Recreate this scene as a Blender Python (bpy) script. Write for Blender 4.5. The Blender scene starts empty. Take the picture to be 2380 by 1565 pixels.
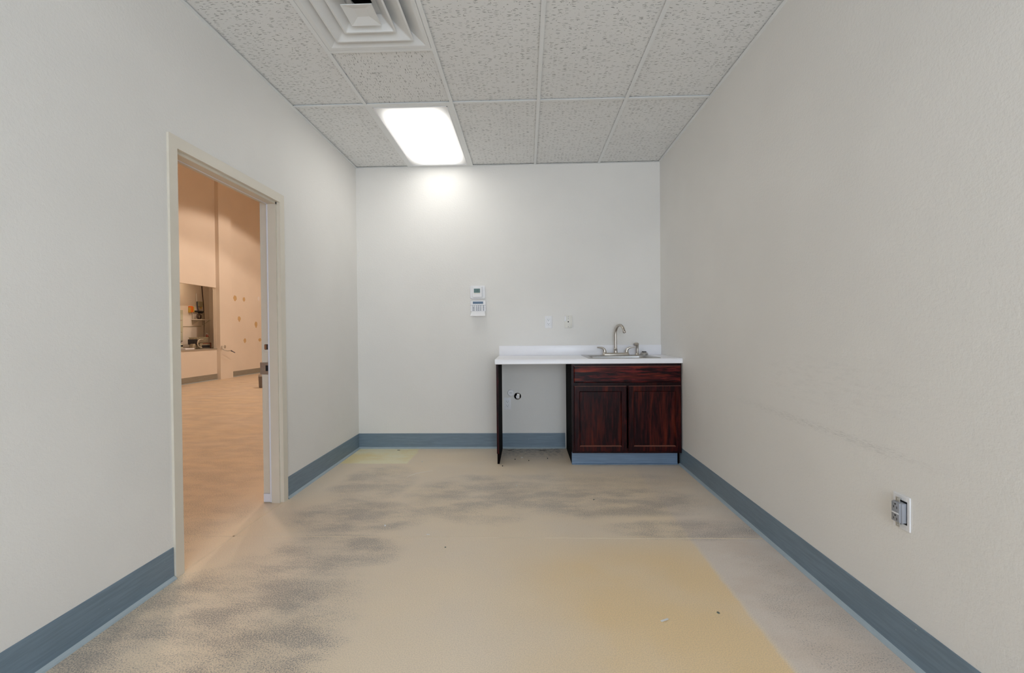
import bpy, bmesh, math, random
from mathutils import Vector, Matrix

random.seed(7)
scene = bpy.context.scene
C = scene.collection

# ------------------------------------------------------------------ camera
FW = Vector((-0.030668748508, 0.999468324057, -0.011067839485))
RT = Vector((0.999490708353, 0.030567990185, -0.009160889215))
UP = Vector((0.008817696981, 0.011343155734, 0.999896785192))
CAM_H, FPX = 1.13696, 1061.6434
cam_data = bpy.data.cameras.new('camera')
cam_data.sensor_fit = 'HORIZONTAL'
cam_data.sensor_width = 36.0
cam_data.lens = FPX * 36.0 / 2380.0
cam_data.clip_start = 0.02
cam_data.clip_end = 200
cam = bpy.data.objects.new('camera', cam_data)
m = Matrix.Identity(4)
for i in range(3):
    m[i][0] = RT[i]; m[i][1] = UP[i]; m[i][2] = -FW[i]
m[2][3] = CAM_H
cam.matrix_world = m
C.objects.link(cam)
scene.camera = cam


def px(ax, val, u, v):
    """Pixel of the 2380x1565 photograph -> point on the plane coord[ax] = val."""
    d = FW * FPX + RT * (u - 1190.0) - UP * (v - 782.5)
    o = Vector((0, 0, CAM_H))
    return o + d * ((val - o[ax]) / d[ax])


# ------------------------------------------------------------------ light and exposure
scene.view_settings.view_transform = 'Standard'
scene.view_settings.look = 'None'
scene.view_settings.gamma = 1.0
scene.view_settings.use_curve_mapping = False
scene.view_settings.exposure = 0.08
SKY_STRENGTH = 12.2
TROFFER = 5.9
TROFFER_COL = (1.0, 0.985, 0.94)
HALL_W = 265.0
HALL_COL = (1.0, 0.79, 0.62)
world = bpy.data.worlds.new('sky')
scene.world = world
world.use_nodes = True
wn = world.node_tree
bgn = next(n for n in wn.nodes if n.type == 'BACKGROUND')
bgn.inputs['Color'].default_value = (0.76, 0.87, 1.0, 1)
bgn.inputs['Strength'].default_value = SKY_STRENGTH
scene.cycles.use_denoising = True
scene.cycles.max_bounces = 12
scene.cycles.diffuse_bounces = 8
scene.cycles.sample_clamp_indirect = 8.0

# ------------------------------------------------------------------ dimensions (metres)
D = 4.430      # back wall
XL = -1.649    # left wall
XR = 1.2934    # right wall
H = 2.744      # ceiling
YF = -2.6      # wall behind the camera
G = 0.6096
GX = [XL, 0.1006 - 2 * G, 0.1006 - G, 0.1006, 0.1006 + G, XR]
GY = [D, D - 1.222, D - 1.222 - 2 * G, D - 1.222 - 4 * G, D - 1.222 - 6 * G, D - 1.222 - 8 * G, YF]
WT = 0.116     # left wall thickness
HX = -7.74     # far wall of the hall
HH = 6.6       # hall ceiling
HY0, HY1 = -3.0, 16.0

# ------------------------------------------------------------------ node helpers


class NT:
    def __init__(self, name):
        self.mat = bpy.data.materials.new(name)
        self.mat.use_nodes = True
        self.t = self.mat.node_tree
        self.t.nodes.clear()
        self.out = self.t.nodes.new('ShaderNodeOutputMaterial')
        self.bsdf = self.t.nodes.new('ShaderNodeBsdfPrincipled')
        self.t.links.new(self.bsdf.outputs[0], self.out.inputs[0])

    def link(self, a, b):
        if hasattr(a, 'is_output'):
            self.t.links.new(a, b)
        else:
            if b.type == 'RGBA' and hasattr(a, '__len__') and len(a) == 3:
                a = (*a, 1)
            b.default_value = a

    def set(self, **k):
        for n, v in k.items():
            self.link(v, self.bsdf.inputs[n.replace('_', ' ')])

    def pos(self):
        return self.t.nodes.new('ShaderNodeNewGeometry').outputs['Position']

    def obj(self):
        return self.t.nodes.new('ShaderNodeTexCoord').outputs['Object']

    def map(self, vec, scale=(1, 1, 1), loc=(0, 0, 0), rot=(0, 0, 0)):
        n = self.t.nodes.new('ShaderNodeMapping')
        self.link(vec, n.inputs['Vector'])
        n.inputs['Scale'].default_value = scale
        n.inputs['Location'].default_value = loc
        n.inputs['Rotation'].default_value = rot
        return n.outputs[0]

    def sep(self, vec):
        n = self.t.nodes.new('ShaderNodeSeparateXYZ')
        self.link(vec, n.inputs[0])
        return n.outputs

    def comb(self, x, y, z):
        n = self.t.nodes.new('ShaderNodeCombineXYZ')
        for i, v in enumerate((x, y, z)):
            self.link(v, n.inputs[i])
        return n.outputs[0]

    def noise(self, vec, scale, detail=2.0, rough=0.5, dist=0.0):
        n = self.t.nodes.new('ShaderNodeTexNoise')
        self.link(vec, n.inputs['Vector'])
        n.inputs['Scale'].default_value = scale
        n.inputs['Detail'].default_value = detail
        n.inputs['Roughness'].default_value = rough
        n.inputs['Distortion'].default_value = dist
        return n.outputs[0]

    def voronoi(self, vec, scale):
        n = self.t.nodes.new('ShaderNodeTexVoronoi')
        self.link(vec, n.inputs['Vector'])
        n.inputs['Scale'].default_value = scale
        return n.outputs['Distance'], n.outputs['Color']

    def m(self, op, a, b=0.0, c=0.0, clamp=False):
        n = self.t.nodes.new('ShaderNodeMath')
        n.operation = op
        n.use_clamp = clamp
        self.link(a, n.inputs[0])
        self.link(b, n.inputs[1])
        self.link(c, n.inputs[2])
        return n.outputs[0]

    def ramp(self, v, lo, hi, t0=0.0, t1=1.0):
        n = self.t.nodes.new('ShaderNodeMapRange')
        n.interpolation_type = 'SMOOTHSTEP'
        self.link(v, n.inputs['Value'])
        n.inputs['From Min'].default_value = lo
        n.inputs['From Max'].default_value = hi
        n.inputs['To Min'].default_value = t0
        n.inputs['To Max'].default_value = t1
        return n.outputs[0]

    def mix(self, f, a, b):
        n = self.t.nodes.new('ShaderNodeMix')
        n.data_type = 'RGBA'
        self.link(f, n.inputs[0])
        self.link(a, n.inputs[6])
        self.link(b, n.inputs[7])
        return n.outputs[2]

    def bump(self, height, strength=0.3, dist=0.002):
        n = self.t.nodes.new('ShaderNodeBump')
        n.inputs['Strength'].default_value = strength
        n.inputs['Distance'].default_value = dist
        self.link(height, n.inputs['Height'])
        self.t.links.new(n.outputs[0], self.bsdf.inputs['Normal'])

    def blob(self, X, Y, cx, cy, rx, ry):
        """soft ellipse mask"""
        a = self.m('MULTIPLY', self.m('SUBTRACT', X, cx), 1.0 / rx)
        b = self.m('MULTIPLY', self.m('SUBTRACT', Y, cy), 1.0 / ry)
        d = self.m('ADD', self.m('MULTIPLY', a, a), self.m('MULTIPLY', b, b))
        return self.ramp(d, 0.0, 1.0, 1.0, 0.0)


def simple(name, col, rough=0.5, metal=0.0, var=0.06, scale=40.0, bump=0.0, spec=0.5):
    n = NT(name)
    p = n.obj()
    v = n.noise(p, scale, 3)
    c = n.mix(v, tuple(max(0, x * (1 - var)) for x in col), tuple(min(1, x * (1 + var)) for x in col))
    n.set(Base_Color=c, Roughness=n.ramp(v, 0, 1, rough * 0.9, min(1, rough * 1.1)), Metallic=metal, Specular_IOR_Level=spec)
    if bump:
        n.bump(n.noise(p, scale * 4, 2), bump, 0.001)
    return n.mat


def paint(name, col, rough=0.6, scuffs=False):
    n = NT(name)
    p = n.pos()
    big = n.noise(p, 1.3, 3)
    col2 = tuple(x * 0.965 for x in col)
    c = n.mix(n.ramp(big, 0.35, 0.65), col, col2)
    if scuffs:
        s = n.sep(p)
        line = n.m('ADD', n.m('MULTIPLY', n.m('SUBTRACT', s[1], 2.1), 0.02), 0.70)
        dz = n.m('ABSOLUTE', n.m('SUBTRACT', s[2], line))
        band = n.ramp(dz, 0.0, 0.03, 1.0, 0.0)
        rng = n.m('MULTIPLY', n.ramp(s[1], 1.35, 1.75), n.ramp(s[1], 2.1, 3.1, 1.0, 0.0))
        gr = n.ramp(n.noise(n.map(p, (1, 5, 60)), 6, 4, 0.7), 0.45, 0.7)
        f = n.m('MULTIPLY', n.m('MULTIPLY', band, rng), gr)
        cloud = n.blob(s[1], s[2], 2.0, 0.90, 0.75, 0.16)
        cl = n.m('MULTIPLY', cloud, n.ramp(n.noise(n.map(p, (1, 3, 14)), 5, 4, 0.65), 0.45, 0.75))
        f = n.m('ADD', n.m('MULTIPLY', f, 0.38), n.m('MULTIPLY', cl, 0.09), clamp=True)
        c = n.mix(f, c, (0.25, 0.245, 0.24))
    n.set(Base_Color=c, Roughness=rough, Specular_IOR_Level=0.35)
    tex = n.m('ADD', n.noise(p, 90, 2, 0.5), n.m('MULTIPLY', n.noise(p, 240, 1), 0.4))
    n.bump(tex, 0.40, 0.0025)
    return n.mat


M = {}
WALLC = (0.785, 0.768, 0.738)
M['wall'] = paint('wall_paint', WALLC)
M['wall_scuffed'] = paint('wall_paint_scuffed', WALLC, scuffs=True)
M['hall_wall'] = paint('hall_wall_paint', (0.80, 0.735, 0.665))
M['frame'] = simple('door_frame_paint', (0.68, 0.63, 0.54), 0.42, var=0.03, scale=9)
M['tee'] = simple('ceiling_grid_enamel', (0.77, 0.785, 0.79), 0.45, var=0.02)
M['diffuser'] = simple('diffuser_enamel', (0.74, 0.75, 0.75), 0.45, var=0.03, scale=6)
M['white'] = simple('white_plastic', (0.80, 0.80, 0.82), 0.38, var=0.02)
M['ivory'] = simple('ivory_plastic', (0.74, 0.72, 0.66), 0.42, var=0.03)
M['seal'] = simple('white_weatherstrip', (0.72, 0.73, 0.80), 0.6, var=0.03)
M['black'] = simple('black_gap', (0.006, 0.006, 0.007), 0.6)
M['dark'] = simple('dark_plastic', (0.02, 0.02, 0.024), 0.45)
M['lcd'] = simple('grey_green_lcd', (0.13, 0.22, 0.22), 0.2, var=0.1, scale=120)
M['lcd_dark'] = simple('dark_lcd_segment', (0.03, 0.06, 0.07), 0.3)
M['lcd_blue'] = simple('blue_grey_lcd', (0.12, 0.19, 0.29), 0.2, var=0.08, scale=120)
M['key'] = simple('grey_key_rubber', (0.27, 0.29, 0.34), 0.6)
M['gfci'] = simple('grey_outlet_plastic', (0.30, 0.31, 0.34), 0.4, var=0.05)
M['zinc'] = simple('zinc_plated_steel', (0.62, 0.62, 0.60), 0.35, 0.9, var=0.12, scale=80)
M['nickel'] = simple('brushed_nickel', (0.56, 0.52, 0.47), 0.30, 1.0, var=0.08, scale=60)
M['steel'] = simple('brushed_stainless', (0.50, 0.49, 0.48), 0.36, 1.0, var=0.10, scale=70)
M['chrome'] = simple('chrome', (0.75, 0.76, 0.78), 0.12, 1.0, var=0.05)
M['brass'] = simple('dull_brass', (0.45, 0.26, 0.15), 0.4, 0.8, var=0.2)
M['counter'] = simple('white_laminate', (0.88, 0.88, 0.92), 0.33, var=0.02, scale=15)


def cove(name, col):
    n = NT(name)
    p = n.pos()
    s = n.noise(n.map(p, (2, 2, 30)), 3, 4, 0.6)
    c = n.mix(n.ramp(s, 0.3, 0.75), tuple(x * 0.86 for x in col), tuple(x * 1.1 for x in col))
    fl, _ = n.voronoi(p, 16)
    c = n.mix(n.ramp(fl, 0.02, 0.045, 0.55, 0.0), c, (0.6, 0.62, 0.62))
    n.set(Base_Color=c, Roughness=n.ramp(s, 0, 1, 0.36, 0.5), Specular_IOR_Level=0.5)
    return n.mat


M['cove'] = cove('slate_vinyl_base', (0.17, 0.235, 0.295))
M['cove_hall'] = cove('hall_vinyl_base', (0.29, 0.28, 0.245))
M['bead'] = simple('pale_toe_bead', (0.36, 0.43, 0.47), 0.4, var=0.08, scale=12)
M['toe'] = cove('toe_kick_vinyl', (0.15, 0.225, 0.33))


def wood(name, grain, gain=1.0):
    """dark cherry stain; grain: axis index along which the fibres run"""
    n = NT(name)
    p = n.pos()
    sc = [20.0, 20.0, 20.0]
    sc[grain] = 2.2
    a = n.noise(n.map(p, tuple(sc)), 3.2, 5, 0.62, 0.6)
    b = n.noise(n.map(p, tuple(x * 0.35 for x in sc)), 3.0, 3, 0.55, 0.3)
    fine = n.noise(n.map(p, tuple(x * 5 for x in sc)), 5, 2, 0.5)
    c = n.mix(n.ramp(a, 0.40, 0.74), (0.009, 0.0018, 0.003), (0.055 * gain, 0.0055 * gain, 0.005 * gain))
    c = n.mix(n.ramp(b, 0.48, 0.82), c, (0.12 * gain, 0.016 * gain, 0.006 * gain))
    c = n.mix(n.ramp(fine, 0.55, 0.8, 0.0, 0.5), c, (0.012, 0.004, 0.004))
    n.set(Base_Color=c, Roughness=n.ramp(a, 0, 1, 0.26, 0.38), Specular_IOR_Level=0.12)
    n.bump(fine, 0.10, 0.0008)
    return n.mat


M['wood_z'] = wood('cherry_vertical', 2)
M['wood_x'] = wood('cherry_horizontal', 0, 2.8)
M['wood_frame_shaded'] = wood('shaded_cherry_frame', 2, 0.4)  # darker copy paints the shadow in the gaps round drawer and doors
M['wood_dark'] = simple('black_stained_edge', (0.004, 0.002, 0.002), 0.8, var=0.3, scale=30, spec=0.04)
M['wood_highlight'] = simple('cherry_edge_highlight', (0.16, 0.055, 0.035), 0.45, var=0.35, scale=60)  # paler tone paints the light that the cabinet bevels catch


def tile_mat(name, swap):
    n = NT(name)
    s = n.sep(n.pos())
    X, Y = (s[1], s[0]) if swap else (s[0], s[1])
    v2 = n.comb(X, Y, 0.0)
    wob = n.m('MULTIPLY', n.m('SUBTRACT', n.noise(v2, 40, 1), 0.5), 0.016)
    wob2 = n.m('MULTIPLY', n.m('SUBTRACT', n.noise(n.map(v2, loc=(3, 7, 0)), 24, 1), 0.5), 0.02)
    fis = n.comb(n.m('MULTIPLY', n.m('ADD', X, wob2), 31.0), n.m('MULTIPLY', n.m('ADD', Y, wob), 200.0), 0.0)
    d, col = n.voronoi(fis, 1.0)
    r = n.sep(col)[0]
    lim = n.ramp(r, 0.15, 1.0, 0.10, 0.37)
    mark = n.ramp(n.m('SUBTRACT', d, lim), -0.035, 0.025, 1.0, 0.0)
    mark = n.m('MULTIPLY', mark, n.ramp(r, 0.15, 0.20))
    d2, col2 = n.voronoi(v2, 62)
    r2 = n.sep(col2)[1]
    pin = n.ramp(n.m('SUBTRACT', d2, n.ramp(r2, 0.30, 1.0, 0.05, 0.20)), -0.03, 0.02, 1.0, 0.0)
    pin = n.m('MULTIPLY', pin, n.ramp(r2, 0.3, 0.36))
    f = n.m('MAXIMUM', mark, pin)
    base = n.mix(n.noise(v2, 5, 3), (0.745, 0.75, 0.75), (0.795, 0.80, 0.795))
    c = n.mix(n.m('MULTIPLY', f, 0.74), base, (0.20, 0.205, 0.20))
    n.set(Base_Color=c, Roughness=0.9, Specular_IOR_Level=0.2)
    n.bump(n.m('SUBTRACT', n.noise(v2, 260, 2), f), 0.35, 0.002)
    return n.mat


M['tile'] = tile_mat('fissured_tile', False)
M['tile_turned'] = tile_mat('fissured_tile_turned', True)


def floor_mat():
    n = NT('stained_concrete')
    p = n.pos()
    s = n.sep(p)
    X, Y = s[0], s[1]
    big = n.noise(n.map(p, (1, 1, 0)), 1.1, 4, 0.55)
    mid = n.noise(n.map(p, (0.9, 1.5, 0)), 2.2, 5, 0.62)
    streak = n.noise(n.map(p, (0.85, 1.7, 0)), 4.0, 5, 0.60)
    fine = n.noise(p, 230, 2, 0.7)
    fine2 = n.noise(p, 190, 3, 0.7)
    c = n.mix(n.ramp(big, 0.35, 0.65), (0.84, 0.695, 0.515), (0.79, 0.67, 0.53))
    # ochre tinted field with a crisp right edge
    edge = n.m('ADD', 0.877, n.m('MULTIPLY', n.m('SUBTRACT', n.noise(p, 9, 3), 0.5), 0.025))
    inx = n.m('MULTIPLY', n.ramp(X, -0.30, 0.35), n.ramp(n.m('SUBTRACT', X, edge), -0.012, 0.012, 1.0, 0.0))
    iny = n.m('MULTIPLY', n.ramp(Y, 2.15, 2.62, 1.0, 0.0), n.ramp(Y, 0.4, 1.0))
    patchy = n.ramp(n.noise(n.map(p, loc=(4, 2, 0)), 2.0, 3), 0.3, 0.65, 0.5, 1.0)
    yel = n.m('MULTIPLY', n.m('MULTIPLY', inx, iny), patchy)
    c = n.mix(n.m('MULTIPLY', yel, 0.85), c, (0.84, 0.61, 0.32))
    # greyer strip along the right wall
    strip = n.m('MULTIPLY', n.ramp(n.m('SUBTRACT', X, edge), -0.01, 0.03), n.ramp(Y, 2.4, 3.2, 1.0, 0.3))
    c = n.mix(n.m('MULTIPLY', strip, 0.8), c, n.mix(n.ramp(mid, 0.35, 0.7), (0.72, 0.645, 0.59), (0.64, 0.54, 0.47)))
    # pale yellow square in the far corner
    wob = n.m('MULTIPLY', n.m('SUBTRACT', n.noise(p, 6, 3), 0.5), 0.06)
    sq = n.m('MULTIPLY', n.ramp(n.m('ADD', X, wob), -1.055, -1.025, 1.0, 0.0), n.ramp(n.m('ADD', Y, wob), 3.90, 3.93))
    sq = n.m('MULTIPLY', sq, n.ramp(X, -1.66, -1.64))
    c = n.mix(n.m('MULTIPLY', sq, 0.95), c, n.mix(n.ramp(mid, 0.4, 0.6), (0.93, 0.87, 0.60), (0.88, 0.74, 0.38)))
    # worn, speckled grey traffic stains
    def plateau(cx, cy, rx, ry, lev=1.0):
        u = n.m('MULTIPLY', n.m('SUBTRACT', X, cx), 1.0 / rx)
        v = n.m('MULTIPLY', n.m('SUBTRACT', Y, cy), 1.0 / ry)
        d = n.m('ADD', n.m('MULTIPLY', u, u), n.m('MULTIPLY', v, v))
        d = n.m('ADD', d, n.m('MULTIPLY', n.m('SUBTRACT', mid, 0.5), 1.2))
        return n.ramp(d, 0.35, 1.05, lev, 0.0)
    b = plateau(-1.22, 1.65, 0.60, 0.75)
    for a in ((-1.35, 1.2, 0.5, 0.6, 1.0), (-1.0, 2.36, 0.40, 0.22, 0.95), (-1.05, 2.80, 0.50, 0.30, 0.95), (-1.15, 3.40, 0.35, 0.5, 0.75),
              (-0.32, 3.15, 0.60, 0.50, 0.85), (0.45, 3.05, 0.85, 0.32, 0.85), (0.95, 2.62, 0.60, 0.16, 0.8),
              (1.12, 1.75, 0.18, 0.8, 0.35), (0.55, 3.45, 0.8, 0.25, 0.5), (-2.1, 2.6, 0.4, 0.7, 0.6)):
        b = n.m('MAXIMUM', b, plateau(*a))
    b = n.m('MAXIMUM', b, n.ramp(X, -2.2, -1.9, 0.6, 0.0))
    cover = n.m('MULTIPLY', b, n.ramp(streak, 0.32, 0.66, 0.18, 1.0))
    thr = n.m('SUBTRACT', 0.62, n.m('MULTIPLY', cover, 0.145))
    spk = n.ramp(n.m('SUBTRACT', fine2, thr), -0.05, 0.07)
    stain = n.m('MULTIPLY', spk, n.ramp(cover, 0.0, 0.2))
    c = n.mix(n.m('MULTIPLY', cover, 0.30), c, (0.40, 0.345, 0.30))
    c = n.mix(n.m('MULTIPLY', stain, 0.8), c, (0.215, 0.21, 0.21))
    # dirt under the open counter
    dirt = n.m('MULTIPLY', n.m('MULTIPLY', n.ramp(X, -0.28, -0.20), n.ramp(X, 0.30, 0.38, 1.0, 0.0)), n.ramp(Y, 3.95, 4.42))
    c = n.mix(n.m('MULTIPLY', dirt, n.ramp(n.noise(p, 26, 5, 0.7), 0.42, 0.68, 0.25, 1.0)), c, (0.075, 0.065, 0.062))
    # fine sand grain everywhere
    c = n.mix(n.ramp(fine, 0.34, 0.62, 0.30, 0.0), c, (0.36, 0.31, 0.26))
    n.set(Base_Color=c, Roughness=n.ramp(mid, 0.3, 0.7, 0.34, 0.50), Specular_IOR_Level=0.45)
    n.bump(fine2, 0.12, 0.0015)
    return n.mat


M['floor'] = floor_mat()
M['joint'] = simple('joint_filler', (0.72, 0.61, 0.465), 0.6, var=0.12, scale=20)
M['scratch'] = simple('pale_scratch', (0.70, 0.64, 0.56), 0.6, var=0.05)
M['spackle'] = simple('tan_spackle', (0.62, 0.44, 0.23), 0.8, var=0.15, scale=30)
M['hall_deck'] = simple('ochre_bounce_ceiling', (0.70, 0.42, 0.08), 0.8, var=0.1, scale=3)  # ochre picked so the unseen ceiling bounces amber onto the upper wall
M['concrete'] = simple('grey_deck', (0.35, 0.35, 0.34), 0.9)
M['pane'] = None


def lens_mat():
    n = NT('lit_prismatic_lens')
    s = n.sep(n.obj())
    ax = n.m('SUBTRACT', 0.268, n.m('ABSOLUTE', s[0]))
    ay = n.m('SUBTRACT', 0.565, n.m('ABSOLUTE', s[1]))
    fall = n.m('MULTIPLY', n.ramp(ax, 0.0, 0.14, 0.06, 1.0), n.ramp(ay, 0.0, 0.30, 0.09, 1.0))
    n.set(Base_Color=(0.8, 0.8, 0.8), Roughness=0.4, Emission_Color=TROFFER_COL,
          Emission_Strength=n.m('MULTIPLY', fall, TROFFER))
    return n.mat


M['lens'] = lens_mat()
gn_ = NT('added_alcove_globe')
gn_.set(Base_Color=(0.8, 0.75, 0.65), Emission_Color=(1.0, 0.76, 0.50), Emission_Strength=14.0)
M['globe'] = gn_.mat


def pane_mat():
    n = NT('clear_pane')
    t = n.t
    tr = t.nodes.new('ShaderNodeBsdfTransparent')
    gl = t.nodes.new('ShaderNodeBsdfGlossy')
    gl.inputs['Roughness'].default_value = 0.02
    fr = t.nodes.new('ShaderNodeMixShader')
    fr.inputs[0].default_value = 0.06
    t.links.new(tr.outputs[0], fr.inputs[1])
    t.links.new(gl.outputs[0], fr.inputs[2])
    t.links.new(fr.outputs[0], n.out.inputs[0])
    t.nodes.remove(n.bsdf)
    return n.mat


M['pane'] = pane_mat()

# ------------------------------------------------------------------ mesh helpers (world coordinates)


class MB:
    def __init__(self):
        self.bm = bmesh.new()

    def box(self, x0, x1, y0, y1, z0, z1, bevel=0.0, seg=2):
        x0, x1 = sorted((x0, x1)); y0, y1 = sorted((y0, y1)); z0, z1 = sorted((z0, z1))
        r = bmesh.ops.create_cube(self.bm, size=1.0)
        vs = r['verts']
        for v in vs:
            v.co = Vector(((x0 + x1) / 2 + v.co.x * (x1 - x0), (y0 + y1) / 2 + v.co.y * (y1 - y0), (z0 + z1) / 2 + v.co.z * (z1 - z0)))
        if bevel:
            es = list({e for v in vs for e in v.link_edges})
            bmesh.ops.bevel(self.bm, geom=es, offset=bevel, segments=seg, profile=0.5, affect='EDGES')
        return self

    def prism(self, pts, axis, a0, a1):
        """closed polygon pts (2-D, in the two other axes in cyclic order) extruded along axis"""
        def co(p, a):
            if axis == 0: return (a, p[0], p[1])
            if axis == 1: return (p[0], a, p[1])
            return (p[0], p[1], a)
        v0 = [self.bm.verts.new(co(p, a0)) for p in pts]
        v1 = [self.bm.verts.new(co(p, a1)) for p in pts]
        k = len(pts)
        self.bm.faces.new(v0)
        self.bm.faces.new(v1[::-1])
        for i in range(k):
            self.bm.faces.new((v0[i], v1[i], v1[(i + 1) % k], v0[(i + 1) % k]))
        return self

    def rings(self, rings, cap0=True, cap1=True, closed=True):
        vr = [[self.bm.verts.new(p) for p in r] for r in rings]
        k = len(rings[0])
        for a, b in zip(vr, vr[1:]):
            for i in range(k if closed else k - 1):
                self.bm.faces.new((a[i], a[(i + 1) % k], b[(i + 1) % k], b[i]))
        if cap0: self.bm.faces.new(vr[0][::-1])
        if cap1: self.bm.faces.new(vr[-1])
        return self

    def lathe(self, c, axis, prof, seg=24, cap0=True, cap1=True):
        """prof: list of (radius, offset along axis)"""
        axis = Vector(axis).normalized()
        t = axis.orthogonal().normalized()
        b = axis.cross(t)
        c = Vector(c)
        rs = []
        for r, o in prof:
            r = max(r, 1e-5)
            rs.append([c + axis * o + (t * math.cos(2 * math.pi * i / seg) + b * math.sin(2 * math.pi * i / seg)) * r for i in range(seg)])
        return self.rings(rs, cap0, cap1)

    def tube(self, pts, rad, seg=12):
        pts = [Vector(p) for p in pts]
        if not hasattr(rad, '__len__'):
            rad = [rad] * len(pts)
        rs = []
        nrm = None
        for i, p in enumerate(pts):
            d = (pts[min(i + 1, len(pts) - 1)] - pts[max(i - 1, 0)]).normalized()
            if nrm is None:
                nrm = d.orthogonal().normalized()
            nrm = (nrm - d * nrm.dot(d)).normalized()
            b = d.cross(nrm)
            rs.append([p + (nrm * math.cos(2 * math.pi * k / seg) + b * math.sin(2 * math.pi * k / seg)) * rad[i] for k in range(seg)])
        return self.rings(rs)

    def build(self, name, mat, parent=None, smooth=False, origin=None):
        bmesh.ops.recalc_face_normals(self.bm, faces=self.bm.faces)
        me = bpy.data.meshes.new(name)
        if parent is not None:
            o3 = Vector(parent.get('_o', (0, 0, 0)))
        elif origin is not None:
            o3 = Vector(origin)
        else:
            o3 = Vector((0, 0, 0))
        for v in self.bm.verts:
            v.co -= o3
        self.bm.to_mesh(me)
        self.bm.free()
        me.materials.append(mat if not isinstance(mat, str) else M[mat])
        if smooth:
            for p in me.polygons:
                p.use_smooth = True
            try:
                me.set_sharp_from_angle(angle=math.radians(40))
            except Exception:
                pass
        ob = bpy.data.objects.new(name, me)
        C.objects.link(ob)
        if parent is not None:
            ob.parent = parent
            ob['_o'] = tuple(o3)
        else:
            ob.location = o3
            ob['_o'] = tuple(o3)
        return ob


def tag(o, label, cat, group=None, kind=None):
    o['label'] = label
    o['category'] = cat
    if group: o['group'] = group
    if kind: o['kind'] = kind
    return o


def thing(name, label, cat, loc, group=None):
    o = bpy.data.objects.new(name, None)
    o.empty_display_size = 0.05
    C.objects.link(o)
    o.location = loc
    o['_o'] = tuple(loc)
    return tag(o, label, cat, group)


def struct(mb, name, mat, label=None, cat=None, parent=None, smooth=False):
    o = mb.build(name, mat, parent, smooth)
    if parent is None:
        o['kind'] = 'structure'
        o['label'] = label or name.replace('_', ' ')
        o['category'] = cat or name.split('_')[0]
    return o


def arc(c, r, a0, a1, n, u, v):
    c = Vector(c); u = Vector(u); v = Vector(v)
    return [c + (u * math.cos(a0 + (a1 - a0) * i / n) + v * math.sin(a0 + (a1 - a0) * i / n)) * r for i in range(n + 1)]


# ------------------------------------------------------------------ the setting: floor
floor = struct(MB().box(HX - 0.9, XR + 0.2, HY0 - 0.1, HY1 + 0.1, -0.15, 0.0), 'floor', 'floor',
               'sealed beige concrete floor with worn grey stains and an ochre patch', 'floor')
MB().box(HX + 0.02, XR - 0.015, 2.5015, 2.5085, -0.002, 0.0006).build('floor_joint', 'joint', floor)
MB().box(-1.657, -1.645, 2.08, 3.05, -0.002, 0.0006).build('floor_joint', 'joint', floor)
a = px(2, 0, 430, 1063); b = px(2, 0, 600, 1028)
dd = (b - a).normalized(); nn = Vector((-dd.y, dd.x, 0)) * 0.009
A, B_ = a - dd * 1.0, b + dd * 1.5
MB().prism([((A - nn).x, (A - nn).y), ((B_ - nn).x, (B_ - nn).y), ((B_ + nn).x, (B_ + nn).y), ((A + nn).x, (A + nn).y)], 2, -0.002, 0.0006).build('floor_joint', 'joint', floor)
sp = [px(2, 0.0003, *q) for q in ((944, 1111), (955, 1105), (968, 1101), (984, 1098), (1006, 1095))]
MB().tube(sp, [0.001, 0.003, 0.003, 0.0025, 0.001], 6).build('scratch', 'scratch', floor)

# walls of the room
struct(MB().box(XL - 0.02, XR + 0.12, D, D + 0.12, 0, H + 0.3), 'wall_back', 'wall', 'off-white textured wall behind the counter', 'wall')
struct(MB().box(XR, XR + 0.12, YF, D, 0, H + 0.3), 'wall_right', 'wall_scuffed', 'off-white textured side wall with faint grey scuffs', 'wall')
DY0, DY1, DZ = 2.118, 3.016, 2.016   # clear opening in the frame face
OY0, OY1, OZ = 2.088, 3.046, 2.046   # rough opening in the wall
wl = MB().box(XL - WT, XL, HY0, OY0, 0, HH).box(XL - WT, XL, OY1, HY1, 0, HH).box(XL - WT, XL, OY0, OY1, OZ, HH)
struct(wl, 'wall_left', 'wall', 'off-white textured wall with a doorway to the hall', 'wall')
wx0, wx1, wz0, wz1 = -0.30, 1.20, 0.25, 2.45
wf = MB().box(XL, wx0, YF - 0.12, YF, 0, H + 0.3).box(wx1, XR + 0.12, YF - 0.12, YF, 0, H + 0.3)
wf.box(wx0, wx1, YF - 0.12, YF, 0, wz0).box(wx0, wx1, YF - 0.12, YF, wz1, H + 0.3)
struct(wf, 'wall_front', 'wall', 'off-white wall with an added window facing the counter', 'wall')
win = MB()
for x0, x1, z0, z1 in ((wx0, wx0 + .05, wz0, wz1), (wx1 - .05, wx1, wz0, wz1), (wx0, wx1, wz0, wz0 + .05), (wx0, wx1, wz1 - .05, wz1),
                       ((wx0 + wx1) / 2 - .025, (wx0 + wx1) / 2 + .025, wz0, wz1)):
    win.box(x0, x1, YF - 0.09, YF - 0.03, z0, z1, 0.004)
w1 = struct(win, 'added_window', 'tee', 'added white framed window, out of view opposite the counter', 'window')  # window added behind the camera to bring in cool daylight
for k in (0, 1):
    xa = wx0 + .04 if k == 0 else (wx0 + wx1) / 2 + .02
    xb = (wx0 + wx1) / 2 - .02 if k == 0 else wx1 - .04
    MB().box(xa, xb, YF - 0.063, YF - 0.057, wz0 + .04, wz1 - .04).build('pane', 'pane', w1)
portal = bpy.data.lights.new('added_window_portal', 'AREA')
portal.shape = 'RECTANGLE'
portal.size, portal.size_y = wx1 - wx0, wz1 - wz0
portal.cycles.is_portal = True
po = bpy.data.objects.new('added_window_portal', portal)
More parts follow.
